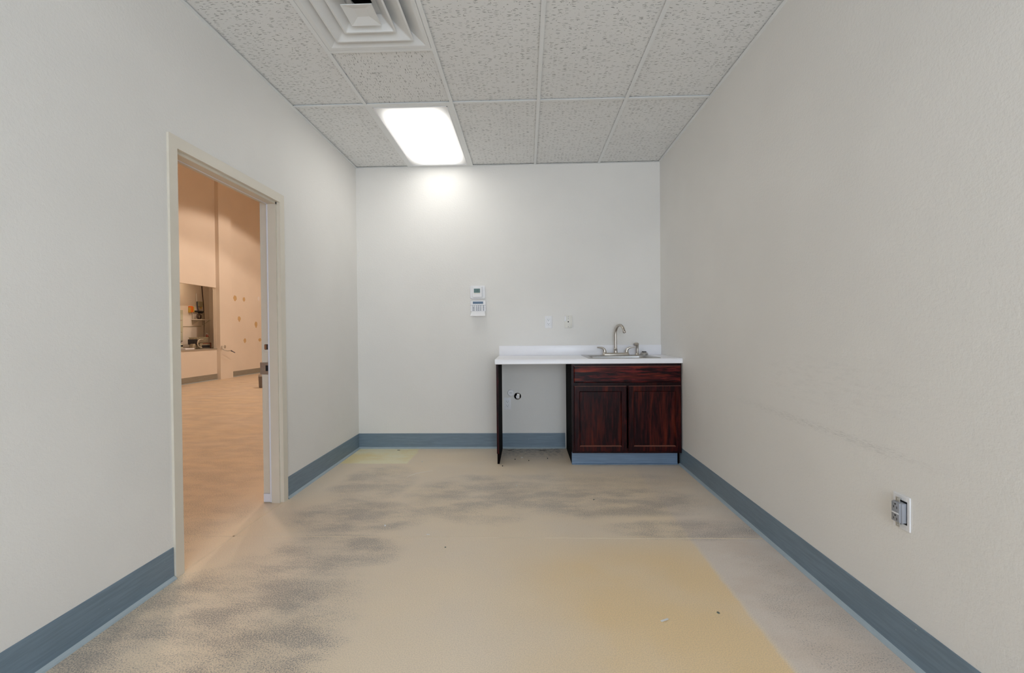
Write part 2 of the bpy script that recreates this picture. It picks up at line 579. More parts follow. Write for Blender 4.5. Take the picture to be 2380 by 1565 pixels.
po.location = ((wx0 + wx1) / 2, YF - 0.13, (wz0 + wz1) / 2)
po.rotation_euler = (math.radians(90), 0, 0)
C.objects.link(po)


# cove base
def base_profile(s=1.0, hgt=0.148):
    return [(0, 0), (0.0165, 0), (0.0150, 0.003), (0.0100, 0.0060), (0.0050, 0.0100), (0.0035, 0.0140), (0.0035, hgt - 0.004), (0.002, hgt), (0, hgt)]


def baseboard(name, side, a0, a1, mat, label, at=None):
    pr = base_profile()
    mb = MB()
    if side == 'back':
        mb.prism([(D - p[0], p[1]) for p in pr], 0, a0, a1)
    elif side == 'left':
        mb.prism([(XL + p[0], p[1]) for p in pr], 1, a0, a1)
    elif side == 'right':
        mb.prism([(XR - p[0], p[1]) for p in pr], 1, a0, a1)
    elif side == 'hall':
        mb.prism([(at + p[0], p[1]) for p in pr], 1, a0, a1)
    o = struct(mb, name, mat, label, 'baseboard')
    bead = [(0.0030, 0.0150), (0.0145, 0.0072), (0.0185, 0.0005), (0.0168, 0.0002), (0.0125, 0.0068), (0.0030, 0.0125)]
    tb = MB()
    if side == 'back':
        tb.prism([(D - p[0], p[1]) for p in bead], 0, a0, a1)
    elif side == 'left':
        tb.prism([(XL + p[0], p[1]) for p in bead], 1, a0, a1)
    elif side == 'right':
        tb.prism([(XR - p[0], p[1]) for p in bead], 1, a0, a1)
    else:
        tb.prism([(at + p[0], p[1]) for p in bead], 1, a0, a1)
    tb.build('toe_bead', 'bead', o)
    return o


baseboard('baseboard_back', 'back', XL, 0.372, 'cove', 'slate blue vinyl cove base along the counter wall')
baseboard('baseboard_left_far', 'left', 3.073, D - 0.012, 'cove', 'slate blue vinyl cove base between the doorway and the corner')
baseboard('baseboard_left_near', 'left', YF, 2.063, 'cove', 'long slate blue vinyl cove base on the near side of the doorway')
baseboard('baseboard_right', 'right', YF, 3.888, 'cove', 'slate blue vinyl cove base along the scuffed wall')

# ------------------------------------------------------------------ ceiling: deck, grid and tiles
ceil = struct(MB().box(XL, XR, YF, D, H + 0.25, H + 0.30), 'ceiling', 'concrete', 'suspended ceiling of white fissured lay-in tiles in a white grid', 'ceiling')
TW = 0.012
DIFF_Y0 = GY[2]
DIFF_Y1 = GY[1] - G
light_cells = {(1, 0)}
for i in range(5):
    for j in range(6):
        if (i, j) in light_cells:
            continue
        x0, x1, y1, y0 = GX[i], GX[i + 1], GY[j], GY[j + 1]
        mat = 'tile'
        if (i, j) == (1, 1):
            y0 = DIFF_Y1
            mat = 'tile_turned'
        MB().box(x0 + 0.004, x1 - 0.004, y0 + 0.004, y1 - 0.004, H + 0.0085, H + 0.023).build('ceiling_tile', mat, ceil)


def tee(x0, x1, y0, y1, name):
    mb = MB().box(x0, x1, y0, y1, H - 0.0005, H + 0.0015)
    if x1 - x0 < y1 - y0:
        c = (x0 + x1) / 2
        mb.box(c - 0.002, c + 0.002, y0, y1, H + 0.0015, H + 0.04)
    else:
        c = (y0 + y1) / 2
        mb.box(x0, x1, c - 0.002, c + 0.002, H + 0.0015, H + 0.04)
    return mb.build(name, 'tee', ceil)


for i in range(1, 5):
    tee(GX[i] - TW, GX[i] + TW, YF + 0.02, D - 0.02, 'main_tee')
for j in range(1, 6):
    for i in range(5):
        tee(GX[i] + (TW if i else 0.02), GX[i + 1] - (TW if i < 4 else 0.02), GY[j] - TW, GY[j] + TW, 'cross_tee')
tee(GX[1] + TW, GX[2] - TW, DIFF_Y1 - TW, DIFF_Y1 + TW, 'cross_tee')
for (x0, x1, y0, y1) in ((XL, XR, D - 0.020, D), (XL, XR, YF, YF + 0.02), (XL, XL + 0.020, YF + 0.02, D - 0.02), (XR - 0.020, XR, YF + 0.02, D - 0.02)):
    MB().box(x0, x1, y0, y1, H - 0.0005, H + 0.001).build('wall_angle', 'tee', ceil)


def troffer(i, j, label):
    x0, x1, y1, y0 = GX[i] + TW, GX[i + 1] - TW, GY[j] - (0.02 if j == 0 else TW), GY[j + 1] + TW
    cx, cy = (x0 + x1) / 2, (y0 + y1) / 2
    t = thing('ceiling_light', label, 'ceiling light', (cx, cy, H))
    lx, ly = 0.268, 0.565
    fr = MB()
    z0, z1 = H - 0.001, H + 0.004
    fr.box(x0, cx - lx, y0, y1, z0, z1).box(cx + lx, x1, y0, y1, z0, z1).box(cx - lx, cx + lx, y0, cy - ly, z0, z1).box(cx - lx, cx + lx, cy + ly, y1, z0, z1)
    fr.build('frame', 'tee', t)
    lip = MB()
    for q in ((cx - lx, cx - lx + .005, cy - ly, cy + ly), (cx + lx - .005, cx + lx, cy - ly, cy + ly), (cx - lx, cx + lx, cy - ly, cy - ly + .005), (cx - lx, cx + lx, cy + ly - .005, cy + ly)):
        lip.box(*q, H - 0.004, H + 0.002)
    lip.build('lens_rim', 'white', t)
    hs = MB().box(x0 + .003, x0 + .006, y0 + .003, y1 - .003, H + .004, H + .09).box(x1 - .006, x1 - .003, y0 + .003, y1 - .003, H + .004, H + .09)
    hs.box(x0 + .003, x1 - .003, y0 + .003, y0 + .006, H + .004, H + .09).box(x0 + .003, x1 - .003, y1 - .006, y1 - .003, H + .004, H + .09)
    hs.box(x0 + .003, x1 - .003, y0 + .003, y1 - .003, H + .09, H + .093)
    hs.build('housing', 'tee', t)
    MB().box(cx - lx, cx + lx, cy - ly, cy + ly, H + 0.0022, H + 0.0045).build('lens', 'lens', t)
    return t


troffer(1, 0, 'lit fluorescent troffer with a white lens beside the counter wall')

# stepped square air diffuser
dcx, dcy = (GX[1] + GX[2]) / 2, (DIFF_Y0 + DIFF_Y1) / 2
dif = thing('air_diffuser', 'white square stepped air diffuser set in the ceiling grid', 'air vent', (dcx, dcy, H))


def sq(hf, z, rad=0.0):
    if not rad:
        return [Vector((dcx + sx * hf, dcy + sy * hf, z)) for sx, sy in ((-1, -1), (1, -1), (1, 1), (-1, 1))]
    out = []
    for sx, sy, a in ((1, 1, 0), (-1, 1, 90), (-1, -1, 180), (1, -1, 270)):
        for k in range(4):
            t = math.radians(a + 30 * k)
            out.append(Vector((dcx + sx * (hf - rad) + rad * math.cos(t), dcy + sy * (hf - rad) + rad * math.sin(t), z)))
    return out


MB().rings([sq(0.2915, H - 0.0006), sq(0.268, H - 0.0006), sq(0.262, H + 0.002), sq(0.165, H + 0.060), sq(0.165, H + 0.063), sq(0.2915, H + 0.063)], False, False).build('face_panel', 'diffuser', dif)
for b0, t0, dz in ((0.214, 0.118, 0.055), (0.140, 0.078, 0.054)):
    MB().rings([sq(b0, H - 0.006, .008), sq(b0 - 0.010, H - 0.007, .008), sq(t0, H + dz - 0.006, .006), sq(t0, H + dz - 0.003, .006), sq(b0 - 0.012, H + 0.001, .008), sq(b0, H - 0.003, .008)], False, False).build('louver_ring', 'diffuser', dif)
MB().rings([sq(0.030, H + 0.006), sq(0.068, H - 0.006, 0).copy(), sq(0.077, H - 0.009), sq(0.077, H - 0.005), sq(0.03, H + 0.012)], True, True).build('centre_plate', 'diffuser', dif)
def circ16(r_, z):
    return [Vector((dcx + r_ * math.cos(math.radians(a + 30 * k - (a + 30 * k - a - 45) * 0.25)), dcy + r_ * math.sin(math.radians(a + 30 * k - (a + 30 * k - a - 45) * 0.25)), z)) for a in (0, 90, 180, 270) for k in range(4)]


MB().rings([sq(0.166, H + 0.0605, .004), circ16(0.052, H + 0.0605), circ16(0.052, H + 0.10)], False, False).build('back_pan', 'diffuser', dif)
MB().lathe((dcx, dcy, H + 0.07), (0, 0, 1), [(0.051, 0.0), (0.051, 0.15)], 28, False, True).build('duct_collar', 'black', dif)

# ------------------------------------------------------------------ doorway frame
XF0, XF1 = XL + 0.011, XL - WT - 0.011
SX0, SX1 = XL - 0.012, XL - 0.066     # stop
df = MB()
for y_in, y_out, sgn in ((DY0, 2.066, 1), (DY1, 3.070, -1)):
    ys = y_in + sgn * 0.014
    pts = [(XF0, y_out), (XF0, y_in), (SX0, y_in), (SX0, ys), (SX1, ys), (SX1, y_in), (XF1, y_in), (XF1, y_out), (XF1 + 0.011, y_out), (XF1 + 0.011, y_in - sgn * 0.004),
           (XF0 - 0.011, y_in - sgn * 0.004), (XF0 - 0.011, y_out)]
    df.prism(pts, 2, 0.0, DZ)
zs = DZ - 0.014
hd = [(XF0, 2.073), (XF0, DZ), (SX0, DZ), (SX0, zs), (SX1, zs), (SX1, DZ), (XF1, DZ), (XF1, 2.073), (XF1 + 0.011, 2.073), (XF1 + 0.011, DZ + 0.004), (XF0 - 0.011, DZ + 0.004), (XF0 - 0.011, 2.073)]
df.prism(hd, 1, 2.066, 3.070)
door1 = struct(df, 'door_1', 'frame', 'beige painted steel frame of the open doorway', 'door frame')
ws = MB().box(SX1 - 0.011, SX1 - 0.0005, DY1 - 0.016, DY1 - 0.001, 0.004, zs - 0.001, 0.003).box(SX1 - 0.011, SX1 - 0.0005, DY0 + 0.001, DY0 + 0.016, 0.004, zs - 0.001, 0.003)
ws.box(SX1 - 0.011, SX1 - 0.0005, DY0 + 0.016, DY1 - 0.016, zs - 0.002, DZ - 0.001, 0.003)
ws.build('weatherstrip', 'seal', door1)
MB().box(XF1 + 0.004, SX1 - 0.011, DY1 - 0.012, DY1 - 0.0005, 0.006, 0.062, 0.002).build('corner_seal', 'seal', door1)
# dead bolt hole and latch strike on the far jamb
sk = MB().box(XF1 + 0.016, SX1 - 0.016, DY1 - 0.002, DY1 - 0.0003, 1.012, 1.090, 0.0008).build('strike_plate', 'frame', door1)
MB().box(XF1 + 0.022, SX1 - 0.013, DY1 - 0.003, DY1 - 0.0015, 1.030, 1.066, 0.0006).build('bolt_hole', 'black', sk)
MB().box(XF1 + 0.020, XF1 + 0.034, DY1 - 0.0036, DY1 - 0.0025, 1.032, 1.064, 0.0004).build('worn_lit_edge', 'brass', sk)
lt = MB().box(XF1 - 0.012, SX1 - 0.014, DY1 - 0.0025, DY1 - 0.0003, 0.862, 0.944, 0.001).build('strike_plate', 'zinc', door1)
MB().box(XF1 + 0.026, SX1 - 0.017, DY1 - 0.0034, DY1 - 0.002, 0.886, 0.924, 0.0005).build('latch_hole', 'black', lt)

# ------------------------------------------------------------------ hall beyond the doorway
oy0, oy1, oz0, oz1 = 9.0, 11.195, 0.765, 2.30
wh = MB().box(HX - 0.075, HX, HY0, oy0, 0, HH).box(HX - 0.075, HX, oy1, HY1, 0, HH).box(HX - 0.075, HX, oy0, oy1, 0, oz0).box(HX - 0.075, HX, oy0, oy1, oz1, HH)
hallw = struct(wh, 'wall_hall_far', 'hall_wall', 'tall cream hall wall with a serving hatch and tan spackle spots', 'wall')
struct(MB().box(HX, -7.648, 11.20, 11.683, 0, HH), 'wall_hall_pilaster', 'hall_wall', 'shallow cream pilaster beside the serving hatch', 'pilaster')
struct(MB().box(HX - 0.9, XL, HY1, HY1 + 0.1, 0, HH), 'wall_hall_end', 'hall_wall', 'plain cream end wall of the hall', 'wall')
struct(MB().box(HX - 0.9, XL - WT, HY0 - 0.1, HY0, 0, HH), 'wall_hall_near_end', 'hall_wall', 'plain cream near end wall of the hall', 'wall')
struct(MB().box(HX - 0.9, XL, HY0 - 0.1, HY1 + 0.1, HH, HH + 0.1), 'ceiling_hall', 'hall_deck', 'high unseen ceiling of the hall, ochre to warm the bounce', 'ceiling')
baseboard('baseboard_hall_left', 'hall', HY0, 11.198, 'cove_hall', 'grey vinyl base under the serving hatch', HX)
baseboard('baseboard_hall_right', 'hall', 11.685, HY1, 'cove_hall', 'grey vinyl base right of the hall pilaster', HX)
# alcove behind the hatch
ax_ = -8.40
struct(MB().box(ax_ - 0.1, ax_, 8.9, 11.98, 0, 2.62), 'wall_alcove_back', 'hall_wall', 'cream back wall of the room behind the hatch', 'wall')
struct(MB().box(ax_, HX - 0.075, 11.88, 11.98, 0, 2.62), 'wall_alcove_right', 'hall_wall', 'cream side wall of the room behind the hatch', 'wall')
struct(MB().box(ax_, HX - 0.075, 8.9, 9.0, 0, 2.62), 'wall_alcove_left', 'hall_wall', 'other cream side wall of the room behind the hatch', 'wall')
struct(MB().box(ax_, HX - 0.075, 9.0, 11.88, 2.56, 2.62), 'ceiling_alcove', 'hall_wall', 'low ceiling of the room behind the hatch', 'ceiling')
for k, (u, v, ru, rv) in enumerate(((546, 693, 4.0, 6.2), (567, 696, 2.8, 4.6), (601, 694, 2.4, 4.5), (556, 741, 3.3, 5.4), (595, 754, 3.2, 5.8), (569, 792, 3.0, 4.8), (604, 790, 3.2, 3.6))):
    c0 = px(0, HX, u, v)
    wy = abs(px(0, HX, u + ru, v).y - c0.y)
    wz = abs(px(0, HX, u, v + rv).z - c0.z)
    pts = []
    for q in range(14):
        t = 2 * math.pi * q / 14
        rr = 1 + random.uniform(-0.13, 0.13)
        pts.append((c0.y + wy * math.cos(t) * rr, c0.z + wz * math.sin(t) * rr * (1.35 if abs(t - 4.7) < 0.25 else 1)))
    MB().prism(pts, 0, HX - 0.002, HX + 0.003).build('spackle_patch', 'spackle' if k != 2 else 'white', hallw)
# counter of the hatch
hc = thing('hatch_counter', 'steel edged counter shelf inside the serving hatch', 'counter', (-8.0, 10.2, 0.74))
MB().box(ax_ + 0.002, HX - 0.077, 9.002, 11.878, oz0, 0.782).box(HX - 0.077, HX + 0.012, 9.002, oy1 - 0.002, oz0 + 0.001, 0.782).build('counter_top', 'steel', hc)
al = thing('added_alcove_light', 'small round warm light added out of view behind the hatch', 'ceiling light', (-8.08, 10.7, 2.56))  # lamp added above the hatch, out of view, to brighten the alcove
MB().lathe((-8.08, 10.7, 2.5595), (0, 0, -1), [(0.13, 0), (0.13, 0.03), (0.12, 0.034)], 24).build('rim', 'zinc', al, True)
MB().lathe((-8.08, 10.7, 2.526), (0, 0, -1), [(0.115, 0), (0.10, 0.02), (0.05, 0.032), (0, 0.035)], 24).build('globe', 'globe', al, True)
MB().box(HX + 0.0125, HX + 0.016, 9.002, oy1 - 0.002, oz0 - 0.01, 0.783).build('edge_strip', 'zinc', hc)

M['orange'] = simple('orange_plastic', (0.75, 0.16, 0.02), 0.5, var=0.25, scale=90)
M['yellow'] = simple('yellow_plastic', (0.62, 0.40, 0.06), 0.5, var=0.2, scale=90)
M['olive'] = simple('olive_grey_paint', (0.36, 0.33, 0.22), 0.6, var=0.1)
M['pale_green'] = simple('pale_green_panel', (0.56, 0.58, 0.46), 0.6, var=0.05)
M['brownish'] = simple('brown_cable', (0.06, 0.035, 0.03), 0.5, var=0.2)
M['grime'] = simple('greasy_grey_metal', (0.33, 0.29, 0.21), 0.45, 0.3, var=0.6, scale=25)
M['hose'] = simple('dirty_white_hose', (0.50, 0.46, 0.38), 0.6, var=0.2)
M['rust'] = simple('rusty_red_paint', (0.22, 0.05, 0.025), 0.6, var=0.4, scale=40)
M['bluecable'] = simple('blue_grey_cable', (0.07, 0.08, 0.13), 0.5)
M['bin'] = simple('grey_bin_plastic', (0.22, 0.20, 0.20), 0.5, var=0.06)
M['bin_lid'] = simple('pale_grey_lid', (0.50, 0.49, 0.48), 0.45, var=0.04)


def yz(u, v, x=-8.36):
    q = px(0, x, u, v)
    return q.y, q.z


def boxpx(mb, u0, v0, u1, v1, x0, x1, bev=0.004):
    y0, z1 = yz(u0, v0, x1)
    y1, z0 = yz(u1, v1, x1)
    return mb.box(x0, x1, y0, y1, z0, z1, bev)


wlx = ax_ + 0.001
# bracket shelf
y0, z0 = yz(448, 743); y1, _ = yz(476, 743)
sh = thing('wall_shelf', 'small cream wall shelf on wire brackets inside the hatch', 'shelf', (wlx, (y0 + y1) / 2, z0))
MB().box(wlx, -8.20, y0, y1, z0 - 0.012, z0 + 0.008, 0.003).build('board', 'ivory', sh)
for yy in (y0 + 0.03, y1 - 0.03):
    MB().tube([(wlx + .004, yy, z0 + 0.16), (wlx + .004, yy, z0 - 0.13), (-8.22, yy, z0 - 0.018)], 0.006, 8).build('bracket', 'olive', sh)
# orange and yellow tool with a dark knob
oy, oz = yz(448.5, 719)
ot = thing('orange_tool', 'orange and yellow tool with a dark knob hanging inside the hatch', 'tool', (wlx, oy, oz - 0.09))
boxpx(MB(), 446.0, 711.5, 449.4, 726.5, wlx, -8.30, 0.012).build('body', 'orange', ot)
boxpx(MB(), 444.2, 714, 446.4, 727, wlx, -8.32, 0.006).build('side_clip', 'yellow', ot)
boxpx(MB(), 449.2, 713, 452.5, 726, wlx, -8.31, 0.008).build('grip', 'yellow', ot)
ky, kz = yz(443, 721)
MB().lathe((-8.345, oy - 0.03, kz), (0, -1, 0), [(0.014, 0), (0.022, 0.012), (0.022, 0.03), (0.012, 0.042)], 14).build('knob', 'dark', ot)
# black bar rail
bt = thing('black_rail', 'black strip rail with a rounded belly mounted above the hatch shelf', 'rail', (wlx, yz(464, 725)[0], yz(464, 725)[1]))
boxpx(MB(), 453.8, 722, 475, 726.5, wlx, -8.33, 0.006).build('rail', 'dark', bt)
by, bz = yz(466.5, 727)
MB().rings([[Vector((x, by + 0.055 * math.cos(math.pi + math.pi * k / 10), bz + 0.008 + 0.034 * math.sin(math.pi + math.pi * k / 10))) for k in range(11)] for x in (wlx + .001, -8.332)]).build('belly', 'dark', bt)
# junction box
jb = thing('junction_box', 'olive grey junction box on the wall above the black rail', 'electrical box', (wlx, *yz(467, 714)))
boxpx(MB(), 462.5, 701, 472, 714, wlx, -8.34, 0.005).build('case', 'olive', jb)
boxpx(MB(), 463.5, 702.3, 471, 712.6, -8.3405, -8.334, 0.003).build('cover', 'olive', jb)
gy, gz = yz(468, 716.5)
MB().lathe((-8.37, gy, gz + 0.03), (0, 0, -1), [(0.016, 0), (0.016, 0.02), (0.008, 0.055)], 10).build('gland', 'yellow', jb)
# cables
cb = thing('hanging_cable', 'dark cable dropping from the hatch ceiling to the counter', 'cable', (wlx, *yz(475, 786)))
pts = [Vector((-8.37, *yz(u, v))) for u, v in ((469.5, 640), (470, 665), (471.5, 684), (473.5, 705), (474.5, 722), (475.3, 740), (475.3, 760), (475.0, 776), (475.5, 790))]
MB().tube(pts, [0.013, 0.013, 0.012, 0.011, 0.009, 0.007, 0.006, 0.005, 0.005], 8).build('sheath', 'brownish', cb)
rc = thing('rod_cable', 'pale rod with a blue-grey cable hanging above the black rail', 'cable', (wlx, *yz(460, 720)))
MB().tube([Vector((-8.375, *yz(457.5, 682))), Vector((-8.375, *yz(458.6, 702)))], 0.009, 8).build('rod', 'white', rc)
MB().tube([Vector((-8.37, *yz(u, v))) for u, v in ((458.7, 701), (459.2, 710), (460, 716), (461.5, 722))], 0.012, 8).build('cable', 'bluecable', rc)
co_y, co_z = yz(463, 736.6, -8.29)
sh_top = z0 + 0.008
coil = MB()
for k, (r_, dx) in enumerate(((0.062, 0.0), (0.052, 0.016), (0.057, 0.032))):
    loop = arc((-8.31 + dx, co_y + 0.006 * k, sh_top + r_ + 0.0085), r_, -math.pi / 2, 1.5 * math.pi, 22, (0, 1, 0), (0, 0, 1))
    coil.tube(loop, 0.008, 7)
tag(coil.build('cable_coil', 'brownish', None, True, (-8.30, co_y, sh_top)), 'coiled brown cable standing on the small hatch shelf', 'cable')
tag(MB().tube([(wlx + .006, *yz(424, 759.3)), (wlx + .006, *yz(470, 759))], 0.006, 6).build('wall_conduit', 'olive', None, True, (wlx, *yz(447, 759))), 'thin horizontal conduit line on the wall below the hatch shelf', 'conduit')
# pale panel with two grooves and a soap bottle
pa = thing('wall_panel', 'pale green narrow panel on the hatch wall behind the soap bottle', 'panel', (wlx, *yz(418, 790)))
for v0, v1 in ((720, 744.3), (745.3, 772.3), (773.3, 792)):
    boxpx(MB(), 405, v0, 425.5, v1, wlx, -8.385, 0.002).build('section', 'pale_green', pa)
soy, soz = yz(420, 796, -8.2)
sb = thing('soap_bottle', 'squat dark and pale soap bottle on the hatch counter', 'bottle', (-8.2, soy, 0.782))
MB().lathe((-8.2, soy, 0.782), (0, 0, 1), [(0.040, 0), (0.042, 0.01), (0.042, 0.10), (0.03, 0.125), (0.014, 0.135), (0.014, 0.150)], 16).build('bottle', 'pale_green', sb, True)
MB().lathe((-8.2, soy, 0.845), (0, 0, 1), [(0.0428, 0), (0.0428, 0.04)], 16).build('label_band', 'dark', sb)
MB().tube([(-8.2, soy, 0.93), (-8.2, soy, 0.965), (-8.165, soy, 0.968)], 0.008, 8).build('pump', 'dark', sb)
# tray
ty0, _ = yz(426, 812, -7.95); ty1, _ = yz(447, 812, -7.95)
tr = MB()
tr.box(-8.10, -7.90, ty0, ty1, 0.782, 0.786).box(-8.10, -8.094, ty0, ty1, 0.786, 0.815).box(-7.906, -7.90, ty0, ty1, 0.786, 0.815).box(-8.094, -7.906, ty0, ty0 + .006, 0.786, 0.815).box(-8.094, -7.906, ty1 - .006, ty1, 0.786, 0.815)
tag(tr.build('shallow_tray', 'white', None, False, (-8.0, (ty0 + ty1) / 2, 0.782)), 'shallow pale tray lying on the hatch counter', 'tray')
# greasy machine: housing, base, black motor box, white hose, knob
MX = -7.95
m0y, m0z = yz(461, 785, MX); m1y, m1z = yz(487, 799, MX)
mc = thing('machine', 'greasy grey countertop machine with a rusty red base and white hose', 'machine', (-8.08, (m0y + m1y) / 2, 0.782))
l0y, l0z = yz(464.5, 798, MX); l1y, l1z = yz(491, 812, MX)
MB().box(-8.22, MX, l0y, l1y, 0.783, l0z, 0.006).build('base', 'grime', mc)
MB().box(-8.221, MX + 0.001, l1y - 0.035, l1y + 0.002, 0.784, l0z + 0.002, 0.004).build('end_cap', 'rust', mc)
MB().box(-8.0, MX + 0.002, l0y + 0.1, l1y - 0.03, l0z - 0.02, l0z - 0.004, 0.002).build('trim_band', 'rust', mc)
MB().box(MX - 0.002, MX + 0.003, l0y + 0.07, l1y - 0.05, 0.80, 0.865, 0.002).build('base_vent', 'dark', mc)
MB().box(-8.20, MX - 0.01, m0y, m1y, l0z, m0z, 0.03).build('housing', 'grime', mc, True)
MB().box(-8.21, MX - 0.005, m0y + 0.02, m1y + 0.012, m0z - 0.012, m0z + 0.006, 0.004).build('lid', 'olive', mc)
b0y, b0z = yz(454, 789, MX); b1y, b1z = yz(462, 802, MX)
MB().box(-8.14, MX - 0.03, b0y, m0y + 0.02, l0z - 0.03, b0z, 0.008).build('motor_box', 'dark', mc)
MB().tube([Vector((MX + 0.03, *yz(u, v, MX + 0.03))) for u, v in ((472, 789), (465, 789), (460.5, 793), (459, 799), (461, 805), (465, 807), (469, 808.5))], [0.010, 0.013, 0.014, 0.014, 0.013, 0.012, 0.010], 10).build('hose', 'hose', mc, True)
k0y, k0z = yz(481.5, 780, -8.02)
MB().lathe((-8.02, k0y, m0z), (0, 0, 1), [(0.03, 0.0), (0.034, 0.03), (0.02, 0.06), (0.008, 0.075)], 14).build('knob', 'rust', mc)
MB().tube(arc((-8.02, k0y - 0.01, m0z + 0.06), 0.04, 0.2, 2.4, 8, (0, 1, 0), (0, 0, 1)), 0.004, 6).build('wire', 'white', mc)
ry, rz = yz(449.5, 805, MX)
rr = MB().lathe((-7.96, ry, 0.782), (0, 0, 1), [(0.050, 0), (0.052, 0.02), (0.052, 0.12), (0.046, 0.128), (0.046, 0.115), (0.0, 0.115)], 18)
tag(rr.build('steel_canister', 'grime', None, True, (-8.0, ry, 0.782)), 'round greasy canister standing beside the machine', 'canister')
sy, sz = yz(496.5, 808, -7.85)
tag(MB().lathe((-7.85, sy, 0.782), (0, 0, 1), [(0.022, 0), (0.026, 0.008), (0.026, 0.035), (0.015, 0.05)], 14).build('small_jar', 'grime', None, True, (-7.85, sy, 0.782)), 'small dull jar at the end of the hatch counter', 'jar')
# bent pipe stub on the pilaster
p0 = px(0, -7.648, 517, 806)
ps = thing('pipe_stub', 'bent grey pipe stub sticking out of the hall pilaster', 'pipe', tuple(p0))
MB().lathe((-7.648, p0.y + 0.09, p0.z - 0.005), (1, 0, 0), [(0.042, 0), (0.042, 0.006), (0.030, 0.010)], 20).build('flange', 'zinc', ps, True)
pp = [px(0, x, u, v) for x, u, v in ((-7.645, 516, 805), (-7.60, 516.5, 810), (-7.56, 521, 814), (-7.53, 528, 816), (-7.51, 537, 815.5))]
MB().tube(pp, 0.013, 10).build('pipe', 'zinc', ps, True)
pq = [px(0, x, u, v) for x, u, v in ((-7.51, 536.5, 815.2), (-7.49, 541, 817.5), (-7.48, 546, 820))]
MB().tube(pq, [0.017, 0.012, 0.010], 10).build('nozzle', 'bluecable', ps, True)
MB().box(-7.648, -7.641, p0.y - 0.02, p0.y + 0.03, p0.z - 0.08, p0.z + 0.02, 0.002).build('wall_bracket', 'ivory', ps)
# grey bin on the hall floor
bx = px(2, 0, 612, 901)
bn = thing('waste_bin', 'small grey bin with a paler domed lid on the hall floor', 'bin', (bx.x, bx.y, 0))
MB().lathe((bx.x, bx.y, 0), (0, 0, 1), [(0.075, 0), (0.082, 0.01), (0.09, 0.23), (0.088, 0.235)], 24).build('body', 'bin', bn, True)
MB().lathe((bx.x, bx.y, 0.235), (0, 0, 1), [(0.092, 0), (0.092, 0.025), (0.07, 0.06), (0.03, 0.078), (0.0, 0.08)], 24).build('lid', 'bin_lid', bn, True)


# unseen warm high-bay lamps, added to light the hall
def added_high_bay(x, y, z, w, label):
    t = thing('added_high_bay_lamp', label, 'pendant lamp', (x, y, z), 'added hall high-bay lamps')
    MB().lathe((x, y, z), (0, 0, 1), [(0.300, 0.0), (0.29, 0.03), (0.16, 0.20), (0.08, 0.26), (0.076, 0.258), (0.15, 0.195), (0.284, 0.03), (0.296, 0.0)], 36, False, False).build('shade', 'zinc', t, True)
    MB().lathe((x, y, z + 0.255), (0, 0, 1), [(0.085, 0), (0.085, 0.16), (0.05, 0.18)], 20).build('driver_housing', 'dark', t)
    MB().tube([(x, y, z + 0.43), (x, y, HH - 0.002)], 0.012, 8).build('hanging_rod', 'zinc', t)
    L = bpy.data.lights.new('added_high_bay_light', 'SPOT')
    L.energy = w
    L.color = HALL_COL
    L.spot_size = math.radians(133)
    L.spot_blend = 0.12
    L.shadow_soft_size = 0.10
    lo = bpy.data.objects.new('bulb_light', L)
    C.objects.link(lo)
    lo.parent = t
    lo.location = (0, 0, 0.012)
    return t


added_high_bay(-4.75, 11.1, 5.45, HALL_W * 0.85, 'unseen warm high-bay lamp hanging opposite the serving hatch')
added_high_bay(-3.0, 4.4, 5.45, HALL_W * 0.6, 'added warm high-bay lamp hanging outside the doorway')
added_high_bay(-3.2, 9.5, 5.45, HALL_W * 1.3, 'added warm high-bay lamp hanging midway along the hall')

# ------------------------------------------------------------------ counter, cabinet and sink
CT = 0.903
CY0 = 3.814
CX0 = -0.263
SKX0, SKX1, SKY0, SKY1 = 0.548, 1.105, 3.875, 4.36    # cut-out for the sink
ct = thing('countertop', 'white laminate countertop with backsplash on the sink cabinet', 'countertop', (0.5, 4.1, CT - 0.042))
cm = MB()
fy = CY0
prof = [(fy + 0.004, CT - 0.042), (fy, CT - 0.038), (fy, CT - 0.008), (fy + 0.003, CT - 0.002), (fy + 0.009, CT), (SKY0, CT), (SKY0, CT - 0.042)]
cm.prism(prof, 0, CX0, XR - 0.001)
cm.box(CX0, SKX0, SKY0, D - 0.001, CT - 0.042, CT).box(SKX1, XR - 0.001, SKY0, D - 0.001, CT - 0.042, CT).box(SKX0, SKX1, SKY1, D - 0.001, CT - 0.042, CT)
cm.build('worktop', 'counter', ct, True)
MB().box(CX0 + 0.002, XR - 0.001, D - 0.021, D - 0.001, CT, 0.998, 0.003).build('backsplash', 'counter', ct, True)

# end panel with toe notch
ep = MB().prism([(3.842, 0.106), (3.842, CT - 0.043), (D - 0.019, CT - 0.043), (D - 0.019, 0.002), (3.897, 0.002), (3.897, 0.106)], 0, -0.2535, -0.2360)
epo = thing('end_panel', 'narrow dark wood end panel holding up the open end of the countertop', 'panel', (-0.245, 4.1, 0))
ep.build('board', 'wood_dark', epo)
MB().box(-0.2540, -0.2355, 3.836, 3.8425, 0.106, CT - 0.043, 0.001).build('edge_band', 'wood_z', epo)

